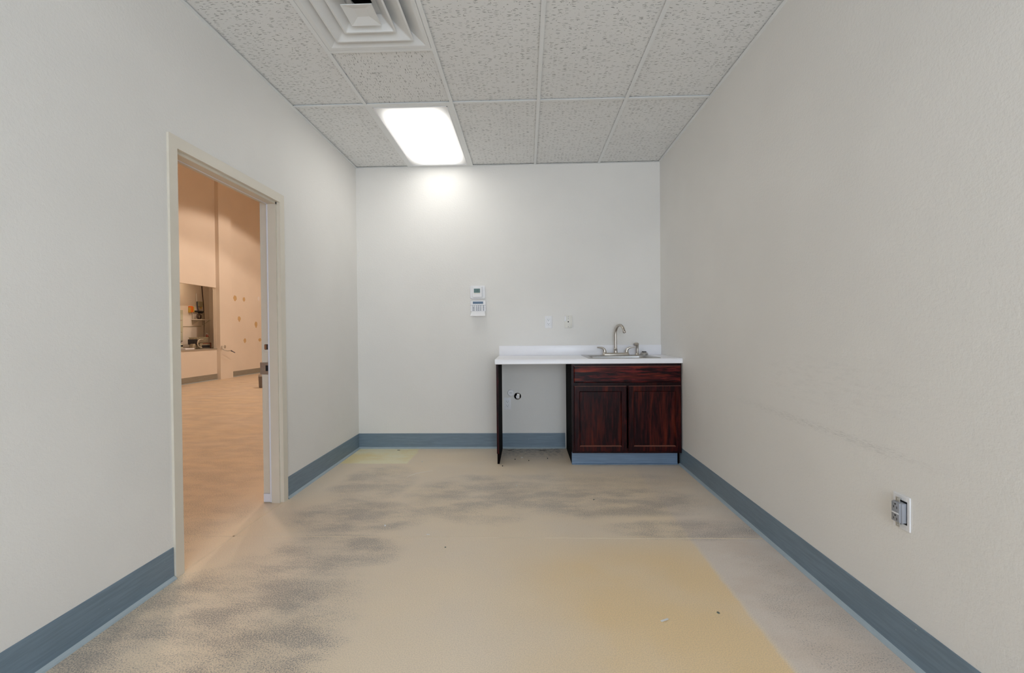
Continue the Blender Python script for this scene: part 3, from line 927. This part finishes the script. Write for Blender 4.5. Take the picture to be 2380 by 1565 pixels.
# sink cabinet
KX0, KX1 = 0.381, XR - 0.004
KZ0, KZ1 = 0.109, CT - 0.042
KF = 3.842
sc_ = thing('sink_cabinet', 'dark cherry sink cabinet with false drawer front and two doors', 'cabinet', ((KX0 + KX1) / 2, 4.1, 0))
body = MB()
body.prism([(KF + 0.019, KZ0), (KF + 0.019, KZ1), (D - 0.019, KZ1), (D - 0.019, 0.002), (3.897, 0.002), (3.897, KZ0)], 0, KX0, KX0 + 0.012)
body.prism([(KF + 0.019, KZ0), (KF + 0.019, KZ1), (D - 0.019, KZ1), (D - 0.019, 0.002), (3.897, 0.002), (3.897, KZ0)], 0, KX1 - 0.012, KX1)
body.box(KX0 + 0.012, KX1 - 0.012, KF + 0.019, D - 0.02, KZ0, KZ0 + 0.012).box(KX0 + 0.012, KX1 - 0.012, D - 0.026, D - 0.02, KZ0 + .012, KZ1)
body.build('carcass', 'wood_dark', sc_)
ff = MB()
ff.box(KX0, KX0 + 0.038, KF, KF + 0.019, KZ0, KZ1).box(KX1 - 0.038, KX1, KF, KF + 0.019, KZ0, KZ1)
ff.box(KX0 + 0.038, KX1 - 0.038, KF, KF + 0.019, KZ1 - 0.038, KZ1).box(KX0 + 0.038, KX1 - 0.038, KF, KF + 0.019, KZ0, KZ0 + 0.038).box(KX0 + 0.038, KX1 - 0.038, KF, KF + 0.019, 0.66, 0.72)
ff.build('face_frame', 'wood_frame_shaded', sc_)
DF = 3.822
x0, x1, z0, z1 = 0.397, 1.281, 0.703, 0.841
e_ = 0.007
MB().rings([[Vector((a_, y_, b_)) for a_, b_ in ((x0 + i_, z0 + i_), (x1 - i_, z0 + i_), (x1 - i_, z1 - i_), (x0 + i_, z1 - i_))] for i_, y_ in ((0, KF - 0.0005), (0, DF + 0.007), (e_, DF))]).build('drawer_front', 'wood_x', sc_)
MB().box(x0 + 0.002, x1 - 0.002, DF + 0.0015, DF + 0.006, z1 - 0.0045, z1 - 0.0005, 0.001).build('worn_lit_edge', 'wood_highlight', sc_)  # painted highlight along the top of the drawer front


def door(xa, xb, za, zb):
    r = 0.046

    def rect(i, y):
        return [Vector((a_, y, b_)) for a_, b_ in ((xa + i, za + i), (xb - i, za + i), (xb - i, zb - i), (xa + i, zb - i))]
    d = MB().rings([rect(0, KF - 0.0005), rect(0, DF + 0.004), rect(0.004, DF), rect(r - 0.003, DF), rect(r + 0.004, DF + 0.009), rect(r + 0.004, DF + 0.018)], True, False).build('door', 'wood_z', sc_)
    MB().box(xa + r + 0.0035, xb - r - 0.0035, DF + 0.009, DF + 0.016, za + r + 0.0035, zb - r - 0.0035).build('inset_panel', 'wood_z', d)
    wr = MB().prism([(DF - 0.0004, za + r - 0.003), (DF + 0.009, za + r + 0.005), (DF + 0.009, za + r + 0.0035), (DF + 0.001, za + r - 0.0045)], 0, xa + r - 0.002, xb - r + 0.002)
    wr.build('highlight_bead', 'wood_highlight', d)  # painted highlight on the lower inner bevel
    MB().box(xa + 0.003, xb - 0.003, DF + 0.0005, DF + 0.004, zb - 0.0032, zb + 0.0003, 0.0008).build('worn_lit_edge', 'wood_highlight', d)  # painted highlight along the top of the door
    return d


door(0.398, 0.834, 0.126, 0.675)
door(0.847, 1.281, 0.126, 0.675)
tp = [(3.897 - p[0], p[1]) for p in base_profile(hgt=0.107)]
MB().prism(tp, 0, KX0, KX1 - 0.018).build('toe_kick', 'toe', sc_)

# stainless drop-in sink
sk_ = thing('kitchen_sink', 'stainless steel drop-in sink set into the white countertop', 'sink', ((SKX0 + SKX1) / 2, (SKY0 + SKY1) / 2, CT))


def rrect(x0, x1, y0, y1, z, r, n=5):
    out = []
    for cx, cy, a in ((x1 - r, y1 - r, 0), (x0 + r, y1 - r, 90), (x0 + r, y0 + r, 180), (x1 - r, y0 + r, 270)):
        for k in range(n + 1):
            t = math.radians(a + 90 * k / n)
            out.append(Vector((cx + r * math.cos(t), cy + r * math.sin(t), z)))
    return out


BX0, BX1, BY0, BY1 = 0.572, 1.080, 3.900, 4.258
MB().rings([rrect(0.522, 1.131, 3.852, 4.388, CT + 0.0005, 0.02), rrect(0.526, 1.127, 3.856, 4.384, CT + 0.005, 0.02), rrect(0.545, 1.108, 3.878, 4.362, CT + 0.004, 0.02),
            rrect(BX0 - 0.008, BX1 + 0.008, BY0 - 0.008, BY1 + 0.008, CT + 0.003, 0.05), rrect(BX0, BX1, BY0, BY1, CT - 0.006, 0.05)], False, False).build('rim', 'steel', sk_, True)
MB().rings([rrect(BX0, BX1, BY0, BY1, CT - 0.006, 0.05), rrect(BX0 + 0.012, BX1 - 0.012, BY0 + 0.012, BY1 - 0.012, CT - 0.155, 0.05),
            rrect(BX0 + 0.04, BX1 - 0.04, BY0 + 0.04, BY1 - 0.04, CT - 0.172, 0.04)], False, True).build('basin', 'steel', sk_, True)
MB().lathe(((BX0 + BX1) / 2, (BY0 + BY1) / 2, CT - 0.172), (0, 0, 1), [(0.055, 0.0), (0.055, 0.003), (0.04, 0.002), (0.036, 0.0015)], 24).build('drain', 'chrome', sk_, True)

# faucet
FZ = CT + 0.0042
FYc = 4.326
fxc = px(1, FYc, 1431, 822).x
fa = thing('faucet', 'brushed nickel gooseneck faucet with two lever handles on the sink', 'faucet', (fxc, FYc, FZ))
fxl, fxr = px(1, FYc, 1405.5, 822).x, px(1, FYc, 1456.5, 822).x


def deck(hx, hy, z):
    return rrect(fxc - hx, fxc + hx, FYc - hy, FYc + hy, z, hy * 0.95, 6)


MB().rings([deck(0.128, 0.028, FZ), deck(0.128, 0.028, FZ + 0.006), deck(0.120, 0.021, FZ + 0.019), deck(0.117, 0.018, FZ + 0.020)]).build('deck_plate', 'nickel', fa, True)
sp = MB().lathe((fxc, FYc, FZ + 0.019), (0, 0, 1), [(0.0185, 0), (0.0165, 0.012), (0.0150, 0.028), (0.0165, 0.031), (0.0165, 0.036), (0.0130, 0.040), (0.0125, 0.05)], 20)
sp.build('spout_base', 'nickel', fa, True)
dirv = Vector((0.30, -0.954, 0)).normalized()
gz_ = px(1, FYc, 1431, 776).z
rad = 0.080
gn = [Vector((fxc, FYc, FZ + 0.06)), Vector((fxc, FYc, FZ + 0.11)), Vector((fxc, FYc, gz_))]
cc = Vector((fxc, FYc, gz_)) + dirv * rad
gn += [cc + (-dirv * math.cos(t) + Vector((0, 0, 1)) * math.sin(t)) * rad for t in [math.pi * k / 16 for k in range(1, 15)]]
ln = len(gn)
MB().tube(gn, [0.0125] * (ln - 1) + [0.0120], 14).build('spout', 'nickel', fa, True)
dend = (gn[-1] - gn[-2]).normalized()
MB().lathe(gn[-1], dend, [(0.0125, -0.002), (0.0145, 0.004), (0.0145, 0.020), (0.012, 0.024), (0.0085, 0.024), (0.0085, 0.018)], 16).build('aerator', 'nickel', fa, True)
for xh, s in ((fxl, -1), (fxr, 1)):
    hb = MB().lathe((xh, FYc, FZ + 0.018), (0, 0, 1), [(0.0195, 0), (0.018, 0.006), (0.0165, 0.010)], 18).build('handle_base', 'nickel', fa, True)
    lv = [Vector((xh, FYc, FZ + 0.024)), Vector((xh, FYc, FZ + 0.036)), Vector((xh + s * 0.004, FYc - 0.002, FZ + 0.050)), Vector((xh + s * 0.015, FYc - 0.005, FZ + 0.062)),
          Vector((xh + s * 0.032, FYc - 0.008, FZ + 0.069)), Vector((xh + s * 0.052, FYc - 0.011, FZ + 0.071)), Vector((xh + s * 0.072, FYc - 0.013, FZ + 0.072))]
    MB().tube(lv, [0.0165, 0.0155, 0.0135, 0.0105, 0.0080, 0.0065, 0.0060], 14).build('lever_handle', 'nickel', fa, True)

# side sprayer
sx_ = px(1, FYc, 1481, 820).x
spy = thing('side_sprayer', 'brushed nickel side sprayer next to the faucet', 'sprayer', (sx_, FYc, FZ))
MB().lathe((sx_, FYc, FZ), (0, 0, 1), [(0.0215, 0), (0.021, 0.004), (0.016, 0.010), (0.0135, 0.016)], 20).build('base', 'nickel', spy, True)
MB().tube([(sx_, FYc, FZ + 0.014), (sx_, FYc, FZ + 0.05), (sx_ + 0.001, FYc, FZ + 0.085), (sx_ - 0.001, FYc - 0.004, FZ + 0.098)], [0.0115, 0.0125, 0.0135, 0.014], 16).build('handle', 'nickel', spy, True)
hd0 = Vector((sx_ - 0.001, FYc - 0.002, FZ + 0.100))
hdv = Vector((-0.90, -0.42, -0.04)).normalized()
MB().lathe(hd0, hdv, [(0.006, -0.016), (0.0135, -0.010), (0.0155, 0.0), (0.0155, 0.018), (0.0140, 0.032), (0.010, 0.034)], 16).build('spray_head', 'nickel', spy, True)
MB().lathe(hd0 + hdv * 0.0345, hdv, [(0.0095, 0), (0.0095, 0.002)], 14).build('nozzle_face', 'gfci', spy)

# basket strainer lying on the sink deck
bs = px(1, FYc - 0.005, 1497, 825)
bsx, bsy = bs.x, FYc - 0.005
st = thing('basket_strainer', 'steel basket strainer with black rubber stopper lying on the sink edge', 'strainer', (bsx, bsy, FZ))
MB().lathe((bsx, bsy, FZ), (0, 0, 1), [(0.036, 0), (0.039, 0.003), (0.039, 0.007), (0.034, 0.012), (0.028, 0.022), (0.022, 0.025)], 24).build('basket', 'steel', st, True)
MB().lathe((bsx, bsy, FZ + 0.0245), (0, 0, 1), [(0.019, 0), (0.0215, 0.002), (0.0215, 0.006), (0.016, 0.008)], 20).build('stopper', 'dark', st, True)
MB().tube([(bsx, bsy, FZ + 0.03), (bsx, bsy, FZ + 0.053)], 0.0022, 8).build('stem', 'chrome', st)

# ------------------------------------------------------------------ things on the back wall


def plate_back(t, x0, x1, z0, z1, mat, dep=0.006, name='cover_plate'):
    return MB().box(x0, x1, D - dep, D - 0.0003, z0, z1, 0.0018, 2).build(name, mat, t, True)


def duplex(t, cx, cz, mat='white', y=D - 0.006, sc=1.0):
    """decorator receptacle: face, two sets of slots, two screws"""
    f = MB().box(cx - 0.0165, cx + 0.0165, y - 0.0025, y + 0.001, cz - 0.033, cz + 0.033, 0.001).build('receptacle', mat, t)
    gz = MB().box(cx - 0.0172, cx + 0.0172, y - 0.0006, y + 0.0005, cz - 0.0337, cz + 0.0337).build('reveal', 'key', t)
    for s in (-1, 1):
        c = cz + s * 0.0185
        sl = MB().box(cx - 0.0085, cx - 0.0060, y - 0.0031, y - 0.002, c - 0.001, c + 0.0085).box(cx + 0.0060, cx + 0.0085, y - 0.0031, y - 0.002, c + 0.0005, c + 0.0075)
        sl.lathe((cx, y - 0.002, c - 0.0075), (0, -1, 0), [(0.0030, 0), (0.0030, 0.0011)], 10)
        sl.build('socket_slots', 'dark', f)
        MB().lathe((cx, y + 0.0005, cz + s * 0.0485), (0, -1, 0), [(0.0032, 0), (0.003, 0.0012), (0.0, 0.0014)], 12).build('screw', 'ivory', t)


o1 = thing('wall_outlet', 'white duplex outlet on the wall above the countertop', 'outlet', (0.219, D, 1.225), 'white wall outlets')
plate_back(o1, 0.184, 0.254, 1.167, 1.283, 'white')
duplex(o1, 0.219, 1.225)
o2 = thing('wall_outlet', 'white duplex outlet low on the wall under the open counter', 'outlet', (-0.186, D, 0.436), 'white wall outlets')
plate_back(o2, -0.221, -0.151, 0.378, 0.494, 'white')
duplex(o2, -0.186, 0.436)

# phone jack plate with small adapter
pj = thing('phone_jack', 'ivory jack plate with a small white block beside the duplex outlet', 'wall jack', (0.410, D, 1.226))
plate_back(pj, 0.376, 0.446, 1.168, 1.285, 'ivory', 0.012)
pjy = D - 0.012
MB().box(0.370, 0.390, pjy - 0.008, pjy + 0.001, 1.230, 1.280, 0.003).build('adapter', 'white', pj, True)
MB().box(0.403, 0.414, pjy - 0.0012, pjy + 0.001, 1.220, 1.231, 0.0005).build('jack_port', 'black', pj)
for zz in (1.274, 1.256, 1.178):
    MB().lathe((0.409, pjy + 0.0005, zz), (0, -1, 0), [(0.0035, 0), (0.0033, 0.0012), (0, 0.0015)], 12).build('screw', 'gfci', pj)

# thermostat
th = thing('thermostat', 'white thermostat with a grey-green display above the alarm keypad', 'thermostat', (-0.465, D, 1.456))


def rr_xz(x0, x1, z0, z1, y, r):
    return [Vector((p.x, y, p.y)) for p in rrect(x0, x1, z0, z1, 0, r, 4)]


MB().rings([rr_xz(-0.539, -0.391, 1.456, 1.583, D - 0.0003, .014), rr_xz(-0.539, -0.391, 1.456, 1.583, D - 0.010, .014), rr_xz(-0.536, -0.394, 1.459, 1.580, D - 0.014, .013)]).build('base_plate', 'white', th, True)
MB().rings([rr_xz(-0.515, -0.420, 1.470, 1.573, D - 0.0138, .006), rr_xz(-0.515, -0.420, 1.470, 1.573, D - 0.030, .006), rr_xz(-0.512, -0.423, 1.473, 1.570, D - 0.034, .006)]).build('body', 'white', th, True)
scn = MB().box(-0.499, -0.439, D - 0.0350, D - 0.0335, 1.513, 1.553, 0.0004).build('display', 'lcd', th)
seg = MB()
for q in ((-0.472, -0.462, 1.5405, 1.5425), (-0.464, -0.462, 1.534, 1.5425), (-0.472, -0.462, 1.532, 1.534), (-0.472, -0.470, 1.5255, 1.533), (-0.472, -0.462, 1.5235, 1.5255)):
    seg.box(q[0], q[1], D - 0.0354, D - 0.0349, q[2], q[3])
seg.build('digit', 'lcd_dark', scn)
MB().box(-0.499, -0.439, D - 0.0349, D - 0.0335, 1.502, 1.512, 0.0004).build('button_strip', 'ivory', th)

# alarm keypad with dropped cover
kp = thing('alarm_keypad', 'white alarm keypad with blue display and its cover flipped down', 'keypad', (-0.46, D, 1.33))
MB().rings([rr_xz(-0.537, -0.386, 1.331, 1.441, D - 0.0003, .012), rr_xz(-0.537, -0.386, 1.331, 1.441, D - 0.018, .012), rr_xz(-0.534, -0.389, 1.334, 1.438, D - 0.022, .011)]).build('case', 'white', kp, True)
MB().box(-0.511, -0.412, D - 0.0232, D - 0.0215, 1.407, 1.429, 0.0005).build('display', 'lcd_blue', kp)
MB().box(-0.537, -0.386, D - 0.0228, D - 0.0215, 1.3935, 1.3955).build('seam', 'key', kp)
kb = MB()
for r_ in range(4):
    zc = 1.386 - r_ * 0.0136
    for cxx in (-0.475, -0.455, -0.435):
        kb.box(cxx - 0.0058, cxx + 0.0058, D - 0.0245, D - 0.0215, zc - 0.0036, zc + 0.0036)
    if r_ == 0:
        kb.box(-0.517, -0.511, D - 0.0245, D - 0.0215, zc - 0.0036, zc + 0.0036).box(-0.502, -0.494, D - 0.0245, D - 0.0215, zc - 0.0036, zc + 0.0036)
    else:
        kb.box(-0.516, -0.494, D - 0.0245, D - 0.0215, zc - 0.0030, zc + 0.0030)
for r_ in range(5):
    zc = 1.3865 - r_ * 0.0104
    kb.box(-0.414, -0.402, D - 0.0245, D - 0.0215, zc - 0.0030, zc + 0.0030)
ko = kb.build('keys', 'key', kp)
ko['kind'] = 'stuff'
fl = MB()
fl.rings([[Vector(p) for p in ((-0.526, D - 0.020, 1.330), (-0.394, D - 0.020, 1.330), (-0.388, D - 0.068, 1.286), (-0.531, D - 0.068, 1.286))],
          [Vector(p) for p in ((-0.526, D - 0.024, 1.332), (-0.394, D - 0.024, 1.332), (-0.388, D - 0.071, 1.289), (-0.531, D - 0.071, 1.289))]]).build('flip_cover', 'white', kp)

# pipe fittings under the open counter
w0 = px(1, D, 1187.5, 913.5)
wc = thing('cleanout_cover', 'round white cleanout cover above the low outlet', 'pipe cover', (w0.x, D, w0.z))
MB().lathe((w0.x, D - 0.0003, w0.z), (0, -1, 0), [(0.033, 0), (0.033, 0.004), (0.029, 0.009), (0.0, 0.010)], 28).build('cap', 'white', wc, True)
MB().box(w0.x - 0.015, w0.x + 0.010, D - 0.0112, D - 0.0095, w0.z - 0.002, w0.z + 0.002, 0.0005).build('slot', 'key', wc)
w1_ = px(1, D, 1203, 921)
sv = thing('shutoff_valve', 'chrome shutoff valve with round escutcheon beside the white cleanout cover', 'valve', (w1_.x, D, w1_.z))
MB().lathe((w1_.x, D - 0.0003, w1_.z), (0, -1, 0), [(0.034, 0), (0.034, 0.003), (0.026, 0.008), (0.014, 0.011), (0.014, 0.006)], 28).build('escutcheon', 'chrome', sv, True)
MB().lathe((w1_.x + 0.002, D - 0.006, w1_.z), (0, -1, 0), [(0.009, 0), (0.009, 0.03), (0.012, 0.032), (0.012, 0.045)], 16).build('valve_body', 'chrome', sv, True)
MB().lathe((w1_.x - 0.006, D - 0.03, w1_.z - 0.010), (-0.35, -0.4, -0.8), [(0.008, 0), (0.008, 0.012), (0.006, 0.016)], 12).build('outlet_nut', 'dark', sv, True)
MB().lathe((w1_.x + 0.002, D - 0.050, w1_.z), (0, -1, 0), [(0.010, 0), (0.018, 0.002), (0.018, 0.008), (0.010, 0.010)], 6).build('handle', 'white', sv)

# ------------------------------------------------------------------ bare GFCI outlet on the right wall
gy0, gy1, gz0, gz1 = 1.575, 1.645, 0.444, 0.561
gyc, gzc = (gy0 + gy1) / 2, (gz0 + gz1) / 2
gf = thing('bare_outlet', 'grey safety outlet without cover, standing proud of the scuffed wall', 'outlet', (XR, gyc, gzc))
pl = MB()
gx0, gx1 = XR - 0.0045, XR - 0.0003
pl.box(gx0, gx1, gy0, gyc - 0.024, gz0, gz1, 0.001).box(gx0, gx1, gyc + 0.024, gy1, gz0, gz1, 0.001).box(gx0, gx1, gyc - 0.024, gyc + 0.024, gz0, gzc - 0.040, 0.001).box(gx0, gx1, gyc - 0.024, gyc + 0.024, gzc + 0.040, gz1, 0.001)
pl.build('box_ring', 'white', gf)
MB().box(XR - 0.0012, XR - 0.0003, gyc - 0.025, gyc + 0.025, gzc - 0.041, gzc + 0.041).build('box_opening', 'black', gf)
MB().box(XR - 0.018, XR - 0.0013, gyc - 0.0205, gyc + 0.0205, gzc - 0.034, gzc + 0.034, 0.002).build('body', 'gfci', gf, True)
fc = MB().box(XR - 0.0245, XR - 0.0175, gyc - 0.0165, gyc + 0.0165, gzc - 0.033, gzc + 0.033, 0.001).build('receptacle', 'gfci', gf, True)
for s in (-1, 1):
    c = gzc + s * 0.0195
    sl = MB().box(XR - 0.0252, XR - 0.024, gyc - 0.0075, gyc - 0.0055, c - 0.008, c + 0.0005).box(XR - 0.0252, XR - 0.024, gyc + 0.0055, gyc + 0.0075, c - 0.0065, c + 0.0005)
    sl.lathe((XR - 0.024, gyc, c + 0.0075), (-1, 0, 0), [(0.0028, 0), (0.0028, 0.0012)], 10)
    sl.build('socket_slots', 'black', fc)
MB().box(XR - 0.0258, XR - 0.024, gyc - 0.012, gyc + 0.012, gzc + 0.0006, gzc + 0.005, 0.0005).build('test_button', 'gfci', gf)
MB().box(XR - 0.0258, XR - 0.024, gyc - 0.014, gyc + 0.014, gzc - 0.0055, gzc - 0.0012, 0.0005).build('reset_button', 'white', gf)
for s in (-1, 1):
    MB().box(XR - 0.0165, XR - 0.0150, gyc - 0.009, gyc + 0.009, gzc + s * 0.033, gzc + s * 0.051, 0.0004).build('yoke_ear', 'zinc', gf)
    MB().lathe((XR - 0.015, gyc, gzc + s * 0.044), (-1, 0, 0), [(0.0022, -0.012), (0.0022, 0.001), (0.0040, 0.002), (0.0038, 0.0035), (0, 0.0045)], 12).build('screw', 'zinc', gf, True)

# ------------------------------------------------------------------ crumbs on the floor
M['crumb_dark'] = simple('dark_crumb', (0.02, 0.017, 0.015), 0.8)
M['crumb_grey'] = simple('grey_green_crumb', (0.12, 0.14, 0.12), 0.8)
M['crumb_pale'] = simple('pale_chip', (0.72, 0.72, 0.72), 0.7)


def chip(u, v, rx, ry, hz, mat, name, label, cat, rot=0.0, k=7):
    c = px(2, 0, u, v)
    lo, up = [], []
    for q in range(k):
        t = 2 * math.pi * q / k
        rr = random.uniform(0.75, 1.15)
        x, y = rx * rr * math.cos(t), ry * rr * math.sin(t)
        X, Y = x * math.cos(rot) - y * math.sin(rot), x * math.sin(rot) + y * math.cos(rot)
        lo.append(Vector((c.x + X, c.y + Y, 0.0002)))
        up.append(Vector((c.x + X * 0.7, c.y + Y * 0.7, hz * random.uniform(0.8, 1.2))))
    o = MB().rings([lo, up]).build(name, mat, None, False, (c.x, c.y, 0))
    return tag(o, label, cat, {'dirt_crumb': 'dirt crumbs on the floor', 'plaster_chip': 'plaster chips on the floor', 'grit_lump': 'grit lumps on the floor'}.get(name))


cp = px(2, 0, 1545, 1443)
scr = MB()
pts = [Vector((cp.x - 0.016, cp.y - 0.006, 0.0008)), Vector((cp.x - 0.006, cp.y - 0.004, 0.003)), Vector((cp.x + 0.006, cp.y + 0.001, 0.003)), Vector((cp.x + 0.016, cp.y + 0.010, 0.0008))]
scr.rings([[p + Vector((0.002, -0.004, 0)), p + Vector((-0.002, 0.004, 0)), p + Vector((-0.002, 0.004, 0.0006)), p + Vector((0.002, -0.004, 0.0006))] for p in pts])
tag(scr.build('paper_scrap', 'crumb_pale', None, False, (cp.x, cp.y, 0)), 'curled white paper scrap lying on the ochre floor patch', 'scrap')
chip(1669, 1425, 0.006, 0.008, 0.003, 'crumb_grey', 'grit_lump', 'grey-green lump of grit on the ochre floor patch', 'debris')
chip(895, 1223, 0.006, 0.006, 0.006, 'crumb_pale', 'plaster_chip', 'white plaster chip on the stained floor before the doorway', 'debris')
chip(1035, 1273, 0.006, 0.004, 0.004, 'crumb_grey', 'pebble', 'small grey pebble on the beige floor past the cross joint', 'debris')
chip(1380, 1162, 0.008, 0.005, 0.003, 'crumb_grey', 'grit_lump', 'flat grey grit lump on the floor before the sink cabinet', 'debris')
chip(995, 1243, 0.012, 0.002, 0.002, 'crumb_pale', 'straw_bit', 'thin pale straw bit beside the floor joint', 'debris')
chip(981, 1074, 0.005, 0.005, 0.004, 'crumb_pale', 'plaster_chip', 'white plaster chip on the floor near the counter wall', 'debris')
chip(1201, 1130, 0.005, 0.004, 0.004, 'crumb_pale', 'plaster_chip', 'pale plaster chip on the floor before the open counter', 'debris')
chip(1213, 1064, 0.010, 0.007, 0.003, 'crumb_pale', 'plaster_chip', 'white plaster chip on the dirty floor under the open counter', 'debris')
chip(1197, 1068.5, 0.004, 0.008, 0.006, 'crumb_dark', 'dirt_crumb', 'black dirt crumb left of the chip under the counter', 'debris')
chip(1229, 1071.5, 0.004, 0.009, 0.006, 'crumb_dark', 'dirt_crumb', 'black dirt crumb in the middle of the floor under the counter', 'debris')
chip(1272.5, 1066.5, 0.004, 0.008, 0.006, 'crumb_dark', 'dirt_crumb', 'black dirt crumb under the counter close to the sink cabinet', 'debris')
chip(1168, 1084, 0.005, 0.010, 0.006, 'crumb_dark', 'dirt_crumb', 'black dirt crumb at the foot of the end panel', 'debris')
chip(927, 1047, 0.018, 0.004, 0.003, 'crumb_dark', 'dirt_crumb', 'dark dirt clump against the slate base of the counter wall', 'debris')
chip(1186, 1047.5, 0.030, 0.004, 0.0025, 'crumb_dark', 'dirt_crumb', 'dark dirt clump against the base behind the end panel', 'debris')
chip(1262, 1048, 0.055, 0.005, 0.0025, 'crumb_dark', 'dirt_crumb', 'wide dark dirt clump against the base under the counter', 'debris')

for o in bpy.data.objects:
    if '_o' in o:
        del o['_o']
